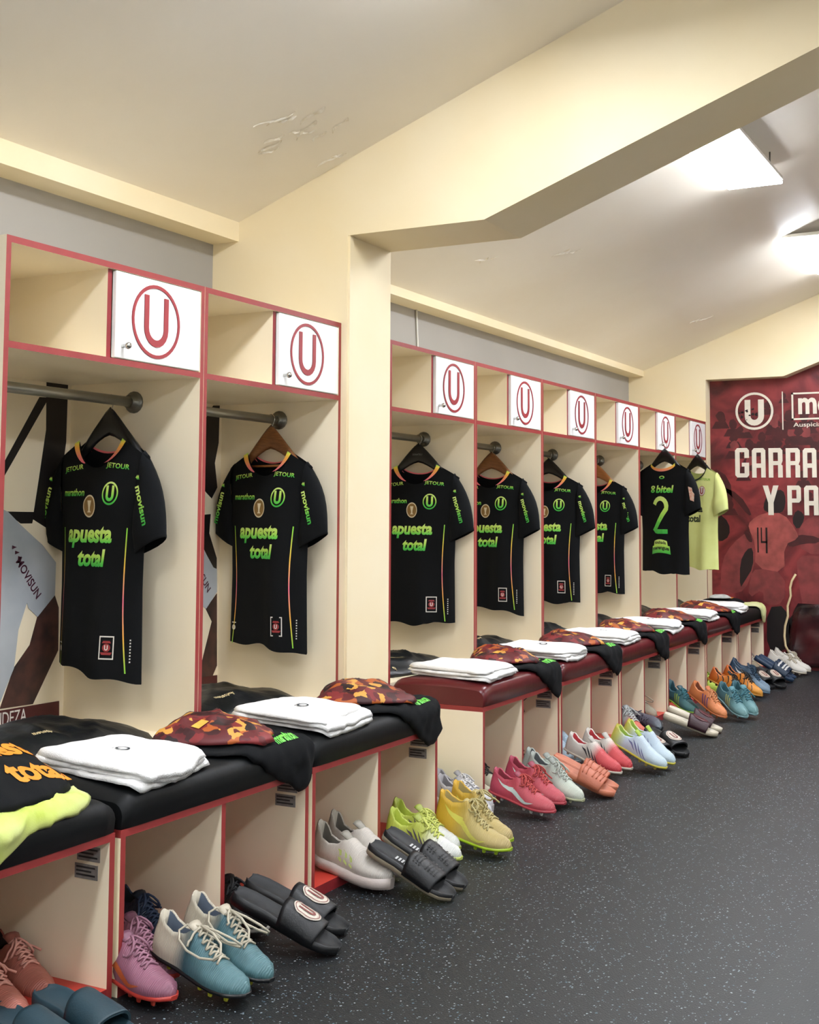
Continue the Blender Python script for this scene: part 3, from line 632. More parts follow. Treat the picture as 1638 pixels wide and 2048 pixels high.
def shirt(loc, rz, label, seed, style='front', lean=0.0, hemtilt=0.0):
    t = thing('match_shirt', label, 'shirt', loc, (0, lean, rz), 'match shirts on hangers')
    fab = M_limef if style == 'lime' else M_black
    R = random.Random(seed); ph = [R.uniform(0, 6.28) for _ in range(6)]; k1 = R.uniform(13, 18)
    def fold(x, z):
        g = max(0.0, min(1.0, (-z-0.24)/0.5))
        return g*(0.010*math.sin(k1*x+ph[0]+1.5*z)+0.006*math.sin(31*x+ph[1]-2*z)+0.004*math.sin(47*x+ph[2]))+0.004*math.sin(9*z+ph[3]+6*x)*min(1, g*3)
    def yf(x, z):
        s = max(-1, min(1, x/hw(z))); e = (1-abs(s)**2.4)**0.6
        return -(bz(z)+fold(x, z))*e
    def ybk(x, z):
        s = max(-1, min(1, x/hw(z))); e = (1-abs(s)**2.4)**0.6
        return (bz(z)*0.9+0.7*fold(-x, z))*e
    fdep, bdep = (0.09, 0.042) if style != 'back' else (0.042, 0.09)
    def top(x, dep):
        a = abs(x)
        if a < 0.10: return -0.14-dep*math.sqrt(max(0, 1-(a/0.10)**2))**1.3
        return -0.14-0.06*((a-0.10)/0.115)
    def hem(s): return HEM+0.010*math.sin(2.3*s+ph[4])+0.006*math.sin(7*s+ph[5])+hemtilt*s
    nc, nr = 33, 30; b = MB()
    for side, dep, yy in ((0, fdep, yf), (1, bdep, ybk)):
        rows = []
        for j in range(nr+1):
            tt = j/nr; row = []
            for i in range(nc+1):
                s = -1+2*i/nc; s = math.copysign(abs(s)**0.9, s)
                x0 = s*0.215; z0 = top(x0, dep); z = z0+(hem(s)-z0)*(tt**1.15); x = s*hw(z)
                if j == 0: x = x0
                row.append((x, yy(x, z), z))
            rows.append(row)
        b.loft(rows if side else rows, closed=False, smooth=True)
    body = b.build('body', fab, t, fixn=False)
    # sleeves
    def sl(s):
        rings = []; n = 16
        A0, A1 = (0.19*s, -0.178), (0.175*s, -0.405); B0, B1 = (0.288*s, -0.445), (0.155*s, -0.508)
        for k in range(9):
            q = k/8; tp = (A0[0]+(B0[0]-A0[0])*q+s*0.022*math.sin(math.pi*q), A0[1]+(B0[1]-A0[1])*q+0.012*math.sin(math.pi*q)); bt = (A1[0]+(B1[0]-A1[0])*q, A1[1]+(B1[1]-A1[1])*q)
            d = 0.020+0.026*math.sin(math.pi*min(1, q*0.8+0.1))
            ring = []
            for r in range(n):
                a = 2*math.pi*r/n; w = (1-math.cos(a))/2
                ring.append((tp[0]+(bt[0]-tp[0])*w, -d*math.sin(a)*(1+0.15*math.sin(5*w+ph[0]+3*q)), tp[1]+(bt[1]-tp[1])*w))
            rings.append(ring)
        return MB().loft(rings, smooth=True), rings
    for s in (-1, 1):
        m_, rg = sl(s); o = m_.build('sleeve', fab, t, fixn=False)
        cf = MB(); last = rg[-1]; prev = rg[-2]
        c = Vector((sum(p[0] for p in last)/16, 0, sum(p[2] for p in last)/16))
        def inf(r, g): return [tuple(c+(Vector(p)-c)*g) for p in r]
        mid = [tuple(Vector(a)*0.78+Vector(b_)*0.22) for a, b_ in zip(last, prev)]
        cf.loft([inf(mid, 1.012), inf(last, 1.015), inf(last, 0.97)], smooth=True); cf.build('cuff', fab, o, fixn=False)
    # collar
    yn = yf if style != 'back' else ybk
    if style != 'lime':
        b = MB()
        for s in (-1, 1):
            st = []
            for k in range(9):
                q = k/8; x = s*0.102*math.cos(q*1.10); z = top(x*0.98, fdep if style != 'back' else bdep); w = 0.026*(1-q)**0.6+0.0015
                xo = x+s*w*0.75; zo = z-w*0.35
                st.append([(x, -0.016-0.022*q, z+0.003), (xo, -0.020-0.022*q, zo+0.002)])
            if style != 'back': MB().loft(st, closed=False, smooth=True).build('collar_tab', M_coll, t, fixn=False)
        b = MB(); st = []
        for k in range(17):
            s = -1+k/8; x = s*0.098; z = top(x, bdep if style != 'back' else 0.042)
            y0 = 0.016+0.014*(1-s*s) if style != 'back' else -(0.016+0.016*(1-s*s))
            st.append([(x, y0-(0.003 if style != 'back' else 0.004), z+0.006), (x*1.03, y0-(0.003 if style != 'back' else 0.005), z-0.013)])
        b.loft(st, closed=False, smooth=True); b.build('neck_band', M_pinkc if style != 'back' else M_coll, t, fixn=False)
    else:
        b = MB(); st = []
        for k in range(17):
            s = -1+k/8; x = s*0.1; z = top(x, fdep); st.append([(x, -0.016-0.022*(1-s*s), z+0.003), (x*1.06, -0.02-0.022*(1-s*s), z-0.010)])
        b.loft(st, closed=False, smooth=True); b.build('neck_band', M_limed, t, fixn=False)
    # prints follow the cloth
    F = lambda u, v: (u, yf(u, v)-0.0022, v)
    FS = lambda u, v: (u, -0.0485, v)
    def pr(name, m, fn): q = MB(); fn(q); return q.build(name, m, t, fixn=False)
    if style == 'front':
        for s, x, z in ((-1, -0.112, -0.232), (1, 0.098, -0.228)):
            pr('car_sponsor_print', M_green, lambda q: text_fit(q, 'JETOUR', 0.10, 0.021, F, bold=0.02, cx=x, cy=z, rot=-0.10*s, space=1.05))
        pr('maker_print', M_green, lambda q: text_fit(q, 'marathon', 0.115, 0.024, F, bold=0.025, cx=-0.098, cy=-0.308))
        pr('crest_print', M_green, lambda q: (flat(q, ring2d(0.031, 0.037, 32, 0.92), F, 0, 0.078, -0.312), flat(q, ushape(0.034, 0.05, 0.010), F, 0, 0.078, -0.312)))
        bd = pr('trophy_badge', M_gold, lambda q: flat(q, ([(0, 0)]+[(0.026*math.cos(a), 0.034*math.sin(a)) for a in [k*math.pi/12 for k in range(24)]], [(0, k+1, (k+1) % 24+1) for k in range(24)]), F, 0, -0.012, -0.352))
        q = MB(); F2 = lambda u, v: (u, yf(u, v)-0.0030, v)
        flat(q, ring2d(0.031, 0.036, 28, 0.78), F2, 0, -0.012, -0.352)
        flat(q, ([(-.009, .018), (.009, .018), (.004, -.004), (.004, -.014), (.009, -.02), (-.009, -.02), (-.004, -.014), (-.004, -.004)], [(0, 1, 2, 7), (7, 2, 3, 6), (6, 3, 4, 5)]), F2, 0, -0.012, -0.352); q.build('badge_trophy', M_goldr, bd, fixn=False)
        pr('main_sponsor_print', M_green, lambda q: text_fit(q, 'apuesta', 0.208, 0.070, F, bold=0.04, shear=0.15, cx=-0.012, cy=-0.450))
        pr('main_sponsor_print', M_green, lambda q: text_fit(q, 'total', 0.125, 0.056, F, bold=0.04, shear=0.15, cx=0.005, cy=-0.515))
        for s, r in ((1, -1.28), (-1, 1.28)):
            pr('sleeve_sponsor_print', M_green, lambda q: text_fit(q, 'movisun', 0.125, 0.024, lambda u, v: (u, -0.047, v), bold=0.03, cx=s*0.228, cy=-0.350, rot=r))
            pr('sleeve_sponsor_mark', M_green, lambda q: [q.add([(s*0.2075+a, -0.047, -0.268+c) for a, c in ((-.006+k*.006, .004), (.002+k*.006, .012), (.004+k*.006, -.004))], [(0, 1, 2)]) for k in range(2)])
        pr('care_mark', M_badge, lambda q: (flat(q, ring2d(0.003, 0.010, 16), F, 0, -0.148, -0.806), flat(q, ([(-.012, .016), (.012, .016), (.012, .02), (-.012, .02)], [(0, 1, 2, 3)]), F, 0, -0.148, -0.806)))
        ct = pr('hem_badge', M_badge, lambda q: [flat(q, (c, [(0, 1, 2, 3)]), F, 0, 0.092, -0.79) for c in ([(-.023, .032), (.023, .032), (.023, .036), (-.023, .036)], [(-.023, -.036), (.023, -.036), (.023, -.032), (-.023, -.032)], [(-.023, -.032), (-.0195, -.032), (-.0195, .032), (-.023, .032)], [(.0195, -.032), (.023, -.032), (.023, .032), (.0195, .032)])])
        q = MB(); flat(q, ring2d(0.0, 0.0125, 20), F, 0, 0.092, -0.79); flat(q, ([(-.018, -.014), (.018, -.014), (.014, -.022), (-.014, -.022)], [(0, 1, 2, 3)]), F, 0, 0.092, -0.79); flat(q, ([(-.014, .014), (.014, .014), (.010, .021), (-.010, .021)], [(0, 1, 2, 3)]), F, 0, 0.092, -0.79); q.build('hem_badge_centre', M_badger, ct, fixn=False)
        q = MB(); flat(q, ushape(0.011, 0.016, 0.003, 6), lambda u, v: (u, yf(u, v)-0.0030, v), 0, 0.092, -0.79); q.build('hem_badge_letter', M_badge, ct, fixn=False)
        pr('hem_lettering', M_badge, lambda q: [flat(q, ([(-.002, -.0025), (.0025, -.002), (.002, .0025), (-.002, .002)], [(0, 1, 2, 3)]), F, 0, 0.166, -0.765-k*0.0095) for k in range(8)])
        for s in (-1, 1):
            def pipe(q):
                st = []
                for k in range(24):
                    z = -0.42-k*(0.447/23); x = s*(0.150-0.014*math.sin(math.pi*k/23)+0.004*k/23); st.append([F(x-0.0022, z), F(x+0.0022, z)])
                q.loft(st, closed=False)
            pr('side_piping', M_pipe, pipe)
    elif style == 'back':
        pr('neck_mark', M_green, lambda q: flat(q, ring2d(0.006, 0.011, 20, 2.0), F, 0, 0.0, -0.235))
        pr('back_sponsor_print', M_green, lambda q: (text_fit(q, 'bitel', 0.135, 0.052, F, bold=0.035, shear=0.1, cx=0.03, cy=-0.315), flat(q, ring2d(0.004, 0.0125, 16, 1.4), F, 0, -0.066, -0.303), flat(q, ring2d(0.004, 0.0125, 16, 1.4), F, 0, -0.066, -0.327)))
        def num(q):
            pts = []
            for k in range(10):
                a = math.radians(165-k*20); pts.append((0.048*math.cos(a), 0.045+0.045*math.sin(a)))
            pts += [(0.018, 0.0), (-0.008, -0.035), (-0.034, -0.070), (-0.050, -0.088), (-0.02, -0.0885), (0.02, -0.0885), (0.056, -0.0885)]
            pts = [(a, c) for a, c in pts]; st = []
            for k, (a, c) in enumerate(pts):
                d = Vector(pts[min(k+1, len(pts)-1)])-Vector(pts[max(k-1, 0)]); d.normalize(); nx, ny = -d.y*0.015, d.x*0.015
                if k == len(pts)-4: nx, ny = -0.012, 0.012
                if k > len(pts)-4: nx, ny = 0, 0.015
                st.append([F(a+nx, -0.49+c*1.25+ny), F(a-nx, -0.49+c*1.25-ny)])
            q.loft(st, closed=False)
        pr('shirt_number', M_green, num)
        def bad(q):
            for z0, z1, w0, w1 in ((-0.70, -0.665, 0.056, 0.05), (-0.755, -0.70, 0.075, 0.068)):
                st = []
                for k in range(9):
                    u = -1+k/4; st.append([F(u*w0, z0+0.012*(1-u*u)), F(u*w1, z1+0.012*(1-u*u))])
                q.loft(st, closed=False)
        bb = pr('back_badge', M_green, bad)
        q = MB(); F3 = lambda u, v: (u, yf(u, v)-0.0034, v+0.012*(1-(u/0.07)**2)); text_fit(q, 'hinchada', 0.088, 0.022, F3, bold=0.02, cx=0, cy=-0.684); text_fit(q, 'merengue', 0.128, 0.026, F3, bold=0.03, cx=0, cy=-0.727); q.build('badge_lettering', M_dark, bb, fixn=False)
        pp = pr('sleeve_patch', M_patch, lambda q: q.add([(x, -0.048, z) for x, z in ((.222, -.30), (.252, -.31), (.258, -.335), (.272, -.35), (.268, -.40), (.238, -.39))], [(0, 1, 2, 3, 4, 5)]))
    else:
        for x, z, s in ((-0.112, -0.232, -1), (0.098, -0.228, 1)):
            pr('car_sponsor_print', M_limel, lambda q: text_fit(q, 'JETOUR', 0.10, 0.021, F, bold=0.02, cx=x, cy=z, rot=-0.1*s))
        cr = pr('crest_patch', M_badge, lambda q: flat(q, ring2d(0, 0.036, 28, 0.85), F, 0, 0.078, -0.312))
        q = MB(); F4 = lambda u, v: (u, yf(u, v)-0.0032, v); flat(q, ring2d(0.032, 0.036, 28, 0.85), F4, 0, 0.078, -0.312); flat(q, ushape(0.03, 0.046, 0.009), F4, 0, 0.078, -0.312); q.build('crest_ring', M_badger, cr, fixn=False)
        pr('main_sponsor_print', M_limed, lambda q: (text_fit(q, 'apuesta', 0.195, 0.062, F, bold=0.03, cx=-0.012, cy=-0.452), text_fit(q, 'total', 0.118, 0.052, F, bold=0.03, cx=0.005, cy=-0.513)))
    return t
RZ = 1.5135
HG = [(-0.285, -0.958, M_hblk, 'black plastic', -8), (-0.265, -0.075, M_hwood, 'brown wooden', -9), (-0.311, 1.235, M_hblk, 'black plastic', 2), (-0.311, 2.085, M_hwood, 'brown wooden', -5), (-0.311, 2.915, M_hblk, 'black plastic', 0), (-0.311, 3.755, M_hwood2, 'pale wooden', -5)]
JL = ['hanging in the nearest locker', 'hanging in the locker right before the column', 'in the first locker beyond the column', 'in the second locker beyond the column', 'in the third locker beyond the column', 'in the fourth locker beyond the column']
for i, (x, y, m, kind, a) in enumerate(HG):
    rz = math.radians(a)
    hanger((x, y, RZ), rz, m, kind+' clothes hanger, '+['on the nearest rail', 'with a trouser bar, on the rail before the column', 'on the first rail beyond the column', 'on the second rail beyond the column', 'on the third rail beyond the column', 'on the fourth rail beyond the column'][i], bar=(i == 1), logo=(i == 2))
    shirt((x-(0.02 if i == 0 else 0), y, RZ-0.004), rz, 'black short-sleeved match shirt with green sponsor print, '+JL[i], 11+i*3, 'front', hemtilt=(-0.012 if i in (0, 1, 3) else 0.0))
ZK = 1.622
hanger((-0.012, 4.291, ZK+0.012), math.radians(-20), M_hblk, 'black hanger hooked on the cupboard knob, with the number two shirt')
shirt((-0.012, 4.291, ZK+0.010), math.radians(-20), 'black match shirt with a green number 2 on its back', 41, 'back')
hanger((-0.012, 5.133, ZK+0.012), math.radians(-28), M_hblk, 'black hanger hooked on the last cupboard knob, with the lime shirt')
shirt((-0.012, 5.133, ZK+0.010), math.radians(-28), 'pale lime short-sleeved match shirt beside the red mural', 47, 'lime')
# ------------------------------------------------------------------ footwear
def lerp_tab(tab, f):
    for (a, p), (b_, q) in zip(tab, tab[1:]):
        if f <= b_:
            t_ = (f-a)/(b_-a) if b_ > a else 0; t_ = t_*t_*(3-2*t_)
            return p+(q-p)*t_
    return tab[-1][1]
SW = [(0, .018), (.04, .028), (.15, .034), (.32, .033), (.5, .040), (.68, .047), (.82, .044), (.92, .034), (.97, .022), (1, .008)]
ML = {}
def dim(h, k=0.86):
    if max(int(h[i:i+2], 16) for i in (1, 3, 5)) < 0x34: k = 0.62
    return '#'+''.join('%02x' % int(int(h[i:i+2], 16)*k) for i in (1, 3, 5))
def cmat(hexc, rough=0.5):
    hexc = dim(hexc)
    k = hexc+str(rough)
    if k not in ML: ML[k] = mat('shoe_'+hexc.strip('#')+('' if rough == 0.5 else '_r%d' % int(rough*100)), hexc, rough, None, 30, bump=0.08, bscale=220, amt=0.35)
    return ML[k]
def place(t, T, H, zt=0.0):
    """heel and toe set down between two points; the toe end rests on the floor"""
    h = Vector(H); q = Vector((T[0], T[1], zt)); X = (q-h); L = X.length; X.normalize()
    Y = Vector((0, 0, 1)).cross(X).normalized(); Z = X.cross(Y)
    M = Matrix((X, Y, Z)).transposed().to_4x4(); M.translation = h
    return M, L
def cleat(T, H, label, cat, group, up, lining='#1a1a1c', sole='#222428', stud=None, lace=None, mark=None, markc='#ffffff', ankle=0.0, runner=False, roll=0.0, loose=False, zt=0.014, toe=None, tongue=None, name='football_boot', heelc=None, tab=0.0):
    t = thing(name, label, cat, (0, 0, 0), group=group)
    M, L = place(t, T, H, zt)
    t.matrix_world = M @ Matrix.Rotation(roll, 4, 'X')
    th = 0.030 if runner else 0.007          # sole thickness under the foot
    HT = [(0, .074+ankle+tab), (.05, .076+ankle+tab*.7), (.13, .062+ankle), (.22, .054+ankle), (.32, .060+ankle), (.40, .078+ankle*.9), (.46, .080+ankle*.4), (.56, .066), (.68, .051), (.82, .040), (.92, .032), (.97, .024), (1, .012)]
    spr = lambda f: 0.012*max(0, (f-.66)/.34)**2+(0.006*max(0, (.12-f)/.12) if runner else 0)
    base = lambda f: th+spr(f)
    def prof(f):
        w = lerp_tab(SW, f)*L/0.29; h = lerp_tab(HT, f); z0 = base(f)
        o = 1.0
        if f < .05: o = max(0, min(1, (f-.012)/.03))
        if f > .33: o = max(0, 1-(f-.33)/.09)
        r = w*(0.62 if f > .25 else .70) if o > 0 else w*.5
        if o > 0 and o < 1 and f > .33: r = w*(.5+.12*o)
        pts = [(w*.90, z0), (w*1.0, z0+.22*(h)), (w*1.0, z0+.42*h), (w*.90, z0+.66*h), (r+(w-r)*.35, z0+.86*h), (r, z0+h)]
        if ankle > 0 and f < .42: pts[3] = (w*.84, z0+.6*h); pts[4] = (r*1.05, z0+.84*h)
        inn = [(r*.85, z0+h-.004), (r*.78, z0+h*.45), (r*.6, z0+.006), (0, z0+.006)]
        out = [(r*.8, z0+h+.002), (r*.55, z0+h+.004), (r*.28, z0+h+.005), (0, z0+h+.006)]
        e = o*o*(3-2*o)
        mid = [(a[0]+(b_[0]-a[0])*e, a[1]+(b_[1]-a[1])*e) for a, b_ in zip(out, inn)]
        return pts+mid, o
    fs = [0, .012, .03, .05, .08, .12, .17, .22, .27, .32, .345, .37, .395, .42, .46, .5, .55, .6, .65, .7, .75, .8, .85, .89, .92, .945, .965, .98, .992, 1]
    b = MB(); rows = []; os_ = []
    for f in fs:
        p, o = prof(f); os_.append(o); x = f*L*0.985+.003*(f > .99)
        row = [(x, -y, z) for y, z in p]+[(x, y, z) for y, z in reversed(p[:-1])]; rows.append(row)
    n = len(rows[0]); o0 = 0; b.v = [q for r in rows for q in r]
    for j in range(len(rows)-1):
        for i in range(n-1):
            b.f.append((j*n+i, j*n+i+1, (j+1)*n+i+1, (j+1)*n+i)); b.s.append(True)
            b.m.append(1 if (6 <= i <= n-8 and min(os_[j], os_[j+1]) > 0.25) else 0)
    b.f.append(tuple(range(n))); b.m.append(0); b.s.append(False)
    b.f.append(tuple((len(rows)-1)*n+i for i in range(n))); b.m.append(0); b.s.append(True)
    # the printed colours of the upper run along its length
    up = [(p_, dim(c_)) for p_, c_ in up]
    um = ramp_mat('boot_upper_'+''.join(c.strip('#')+str(int(p*100)) for p, c in up), up, 'X', 0.0, 0.29, 0.42, knit=70.0) if len(up) > 1 else None
    b.build('upper', [um, cmat(lining, 0.8)], t)
    def side(f, zf, s):
        p, _ = prof(f); pts = p[:6]; h = lerp_tab(HT, f); z = base(f)+zf*h
        for (y0, z0), (y1, z1) in zip(pts, pts[1:]):
            if z <= z1: return (f*L*.985, s*(y0+(y1-y0)*(z-z0)/max(1e-6, z1-z0)+.0012), z)
        return (f*L*.985, s*(pts[-1][0]+.001), z)
    # sole
    b = MB(); rings = []
    for f in [0, .02, .06, .15, .3, .45, .6, .75, .87, .94, .98, 1]:
        w = lerp_tab(SW, f)*L/.29*(1.0 if not runner else 1.06)+.0015; rings.append((f*L+(0.003 if f == 1 else (-.004 if f == 0 and not runner else (-.012 if f == 0 else 0))), w, spr(f)))
    R2 = []
    for x, w, z in rings: R2.append([(x, -w*.86, z), (x, -w, z+th*.45), (x, -w*.97, z+th+.003), (x, w*.97, z+th+.003), (x, w, z+th*.45), (x, w*.86, z)])
    b.loft(R2, smooth=True, cap0=True, cap1=True); b.build('sole', cmat(sole, 0.35), t)
    if not runner:
        b = MB()
        for f, y in ((.08, .018), (.08, -.018), (.22, .019), (.22, -.019), (.60, .030), (.60, -.030), (.72, .033), (.72, -.033), (.86, .024), (.86, -.024)):
            x = f*L; z = spr(f); b.loft([[(x+.0075*math.cos(a)*g, y+.0055*math.sin(a)*g, z-d) for a in [k*math.pi/3 for k in range(6)]] for g, d in ((1.2, -.002), (.75, .011))], cap1=True)
        tag(b.build('studs', cmat(stud or sole, 0.35), t), kind='stuff')
    if heelc:
        b = MB(); st = []
        for k in range(9):
            zf = .12+.8*k/8; st.append([side(f, zf, s) for s, f in ((-1, .16), (-1, .08), (-1, .02), (1, .02), (1, .08), (1, .16))])
        b.loft(st, closed=False, smooth=True); b.build('heel_counter', cmat(heelc), t, fixn=False)
    if mark == 'swoosh':
        for s in (-1, 1):
            b = MB(); st = []
            for k in range(17):
                f = .12+.64*k/16
                lo = .82-.66*((f-.12)/.46)**.72 if f < .58 else .16+.34*((f-.58)/.18)**2
                hi = .82-.46*((f-.12)/.52)**.95 if f < .64 else .36+.14*((f-.64)/.12)
                st.append([side(f, lo, s), side(f, (lo+hi)/2, s), side(f, max(hi, lo+.004), s)])
            b.loft(st, closed=False); b.build('side_mark', cmat(markc, 0.4), t, fixn=False)
    elif mark == 'stripes':
        for s in (-1, 1):
            for q in range(3):
                b = MB(); f0 = .36+q*.075; st = []
                for k in range(6):
                    u = k/5; fa = f0-.10*u+.10; st.append([side(fa, .14+.62*u, s), side(fa+.030, .14+.62*u, s)])
                b.loft(st, closed=False); b.build('side_stripe', cmat(markc, 0.4), t, fixn=False)
    elif mark == 'slashes':
        for s in (-1, 1):
            for q in range(4):
                b = MB(); f0 = .30+q*.085; st = []
                for k in range(7):
                    u = k/6; fa = f0+.17*u; zz = .82-.58*u-.05*q; w = .055*math.sin(math.pi*u)+.008; st.append([side(fa, zz-w, s), side(fa, zz+w, s)])
                b.loft(st, closed=False); b.build('side_stripe', cmat(markc, 0.4), t, fixn=False)
    elif mark == 'tiger':
        for s in (-1, 1):
            for q in range(6):
                b = MB(); f0 = .16+q*.115; st = []
                for k in range(7):
                    u = k/6; fa = f0+.05*math.sin(3*u)+.03*u; w = .014*(1-u)+.003; st.append([side(fa-w, .95-.75*u, s), side(fa+w, .95-.75*u, s)])
                b.loft(st, closed=False); b.build('side_stripe', cmat(markc, 0.4), t, fixn=False)
    elif mark == 'panels':
        for s in (-1, 1):
            for q in range(3):
                b = MB(); f0 = .40+q*.08; b.loft([[side(f0, .30, s), side(f0+.05, .22, s)], [side(f0-.03, .72, s), side(f0+.03, .66, s)]], closed=False); b.build('side_stripe', cmat(markc, 0.3), t, fixn=False)
    if lace:
        b = MB(); tz = lambda f: base(f)+lerp_tab(HT, f)
        R = random.Random(int(abs(T[0]*1000+T[1]*777))); lw = .0031
        for k in range(6):
            f = .42+k*.048; w = lerp_tab(SW, f)*.44; z = tz(f)+.008
            for s in (-1, 1):
                b.tube([(f*L, -s*w, z-.005), ((f+.012)*L, -s*w*.4, z+.002), ((f+.03)*L, s*w*.4, tz(f+.03)+.009), ((f+.045)*L, s*w, tz(f+.045)+.002)], lw, 5)
        f = .42; z0 = tz(f)+.012
        for s in (-1, 1):     # bow and loose ends
            k = 1.9 if loose else 1.0
            loop = [(f*L, 0, z0)]+[(f*L+.030*k*math.sin(a)*(1.2 if loose else .6)+.03*k*(1-math.cos(a))*.5, s*(.016*k*(1-math.cos(a))*.85+.003), z0+.010*math.sin(a/1.0)-(.016*k*(1-math.cos(a)) if not loose else .020*(1-math.cos(a)))) for a in [q*math.pi/5 for q in range(1, 10)]]+[(f*L, 0, z0)]
            b.tube(loop, lw, 5)
            e = [(f*L, 0, z0)]; x, y, z = f*L, 0, z0
            for q in range(5):
                x += R.uniform(-.002, .018); y += s*R.uniform(.004, .012); z -= R.uniform(.002, .011); e.append((x, y, z+.004))
            b.tube(e, lw, 5)
        b.build('laces', cmat(lace, 0.8), t)
    b = MB(); st = []
    for k in range(5):
        u = k/4; f = .46-.12*u; w = .015+.006*u; z = base(f)+lerp_tab(HT, .44)+.002+.016*u; st.append([(f*L, -w, z-.004), (f*L, -w*.5, z+.001), (f*L, 0, z+.002), (f*L, w*.5, z+.001), (f*L, w, z-.004)])
    b.loft(st, closed=False, smooth=True); o = b.build('tongue', cmat(tongue or up[0][1]), t, fixn=False)
    m_ = o.modifiers.new('s', 'SOLIDIFY'); m_.thickness = .003
    return t

def slide(T, H, label, group, bed, strap, sole=None, mark=None, markc='#e8dccb', zt=0.0, insole=None):
    t = thing('slide_sandal', label, 'sandal', (0, 0, 0), group=group)
    M, L = place(t, T, H, zt); t.matrix_world = M
    W = [(0, .022), (.03, .034), (.12, .043), (.35, .040), (.55, .048), (.75, .054), (.88, .049), (.96, .033), (1, .016)]
    top = lambda f: .030-.010*max(0, (f-.3)/.7)+.0
    b = MB(); rings = []
    for f in [0, .012, .03, .07, .14, .24, .36, .48, .6, .72, .82, .9, .95, .98, .994, 1]:
        w = lerp_tab(W, f); x = f*L; h = top(f); s = .006*max(0, (f-.75)/.25)**2
        rings.append([(x, -w*.93, s), (x, -w, s+h*.5), (x, -w*.97, s+h), (x, -w*.86, s+h+.001), (x, -w*.74, s+h-.005), (x, 0, s+h-.007), (x, w*.74, s+h-.005), (x, w*.86, s+h+.001), (x, w*.97, s+h), (x, w, s+h*.5), (x, w*.93, s)])
    b.loft(rings, smooth=True, cap0=True, cap1=True)
    n = 11; b.m = []
    for f in b.f:
        iy = sorted(i % n for i in f); b.m.append(1 if (len(f) == 4 and iy[0] >= 3 and iy[-1] <= 7) else (2 if (len(f) == 4 and (iy[-1] <= 1 or iy[0] >= 9 or (iy[0] == 0 and iy[-1] == 10))) else 0))
    b.build('footbed', [cmat(bed), cmat(insole or bed, 0.6), cmat(sole or bed)], t)
    # broad strap arching over the forefoot, open at the toe
    b = MB(); fr = [.46, .50, .56, .64, .72, .78, .80]; so = []; si = []
    def arc(f, g, e):
        w = lerp_tab(W, f)+.004+e; h = (.062-.05*max(0, (f-.5)))*g+e; r = []
        for k in range(15):
            a = math.pi*k/14; c = math.cos(a); s_ = math.sin(a); r.append((f*L+.012*s_*(1 if f > .6 else -1)*.6, w*math.copysign(abs(c)**.75, c), .010+h*s_**.8))
        return r
    for f in fr: so.append(arc(f, 1, 0)); si.append(arc(f, 1, -.006))
    rings = [o_+i_[::-1] for o_, i_ in zip(so, si)]
    b.loft(rings, smooth=True, cap0=True, cap1=True); st = b.build('strap', cmat(strap), t)
    def S(u, v):        # u along length, v across, on top of the strap
        f = .635+u/L; w = lerp_tab(W, f)+.004; h = .062-.05*max(0, (f-.5)); c = max(-1, min(1, v/w)); cc = abs(c)**(1/.75); s_ = math.sqrt(max(0, 1-cc*cc))
        return (f*L+.012*s_*(1 if f > .6 else -1)*.6, v, .010+h*s_**.8+.0025)
    if mark == 'crest':
        b = MB(); flat(b, ring2d(0, .033, 28), lambda u, v: S(u, v)); e = b.build('crest_disc', cmat(markc), st, fixn=False)
        b = MB(); S2 = lambda u, v: tuple(Vector(S(-v, u))+Vector((0, 0, .0012))); flat(b, ring2d(.027, .0292, 28), S2); flat(b, ushape(.024, .034, .0075, 7), S2); b.build('crest_letter', cmat('#8a3a34'), st, fixn=False)
    elif mark == 'stripes':
        for q in range(3):
            b = MB(); b.loft([[S(-.026+q*.02, -.042+k*.007), S(-.014+q*.02, -.042+k*.007)] for k in range(13)], closed=False); b.build('strap_stripe', cmat(markc), st, fixn=False)
    elif mark == 'ridges':
        for q in range(5):
            b = MB(); b.tube([S(-.036+q*.017, -.044+k*.0063) for k in range(15)], .0026, 5); b.build('strap_ridge', cmat(strap), st)
    elif mark == 'dots':
        b = MB()
        for q in range(7):
            for k in range(9):
                p = Vector(S(-.032+q*.0105, -.036+k*.009)); b.add([p+Vector((.003*math.cos(a), .003*math.sin(a), 0)) for a in [w*math.pi/3 for w in range(6)]], [tuple(range(6))])
        tag(b.build('perforations', cmat('#050607'), st, fixn=False), kind='stuff')
        b = MB(); b.add([S(-.03, .026), S(-.012, .026), S(-.012, .038), S(-.03, .038)], [(0, 1, 2, 3)]); b.build('strap_tag', cmat('#e6e2da'), st, fixn=False)
        b = MB()
        for q in range(4): b.add([(.30*L+q*.011, -.012, top(.3)-.0035), (.30*L+q*.011+.006, -.012, top(.3)-.0035), (.30*L+q*.011+.004, .012, top(.3)-.0035), (.30*L+q*.011-.002, .012, top(.3)-.0035)], [(0, 1, 2, 3)])
        b.build('insole_print', cmat('#d8d8d6'), t, fixn=False)
    return t
NP = ['nearer', 'farther']
def pair(fn, places, what, where, **kw):
    g = kw.pop('group', what+' '+where)
    for k, (T, H) in enumerate(places):
        lab = (NP[k]+' of the two ' if len(places) == 2 else '')+what+(' ' if len(places) == 2 else ' ')+where
        if fn is slide: slide(T, H, lab, g if len(places) == 2 else None, **kw)
        else:
            a = dict(kw); cat = a.pop('cat', 'boot'); cleat(T, (H[0], H[1], max(0.012, H[2]-.018)), lab, cat, g if len(places) == 2 else None, **a)
BL = '#0d0f12'
pair(cleat, [((.375,-1.945),(.105,-1.875,.055)), ((.33,-1.82),(.06,-1.74,.055))], 'coral laced shoes', 'at the bottom left corner', up=[(0, '#b96a58'), (1, '#c67867')], sole='#b9543f', lace='#e8a592', lining='#3a2420', cat='shoe')
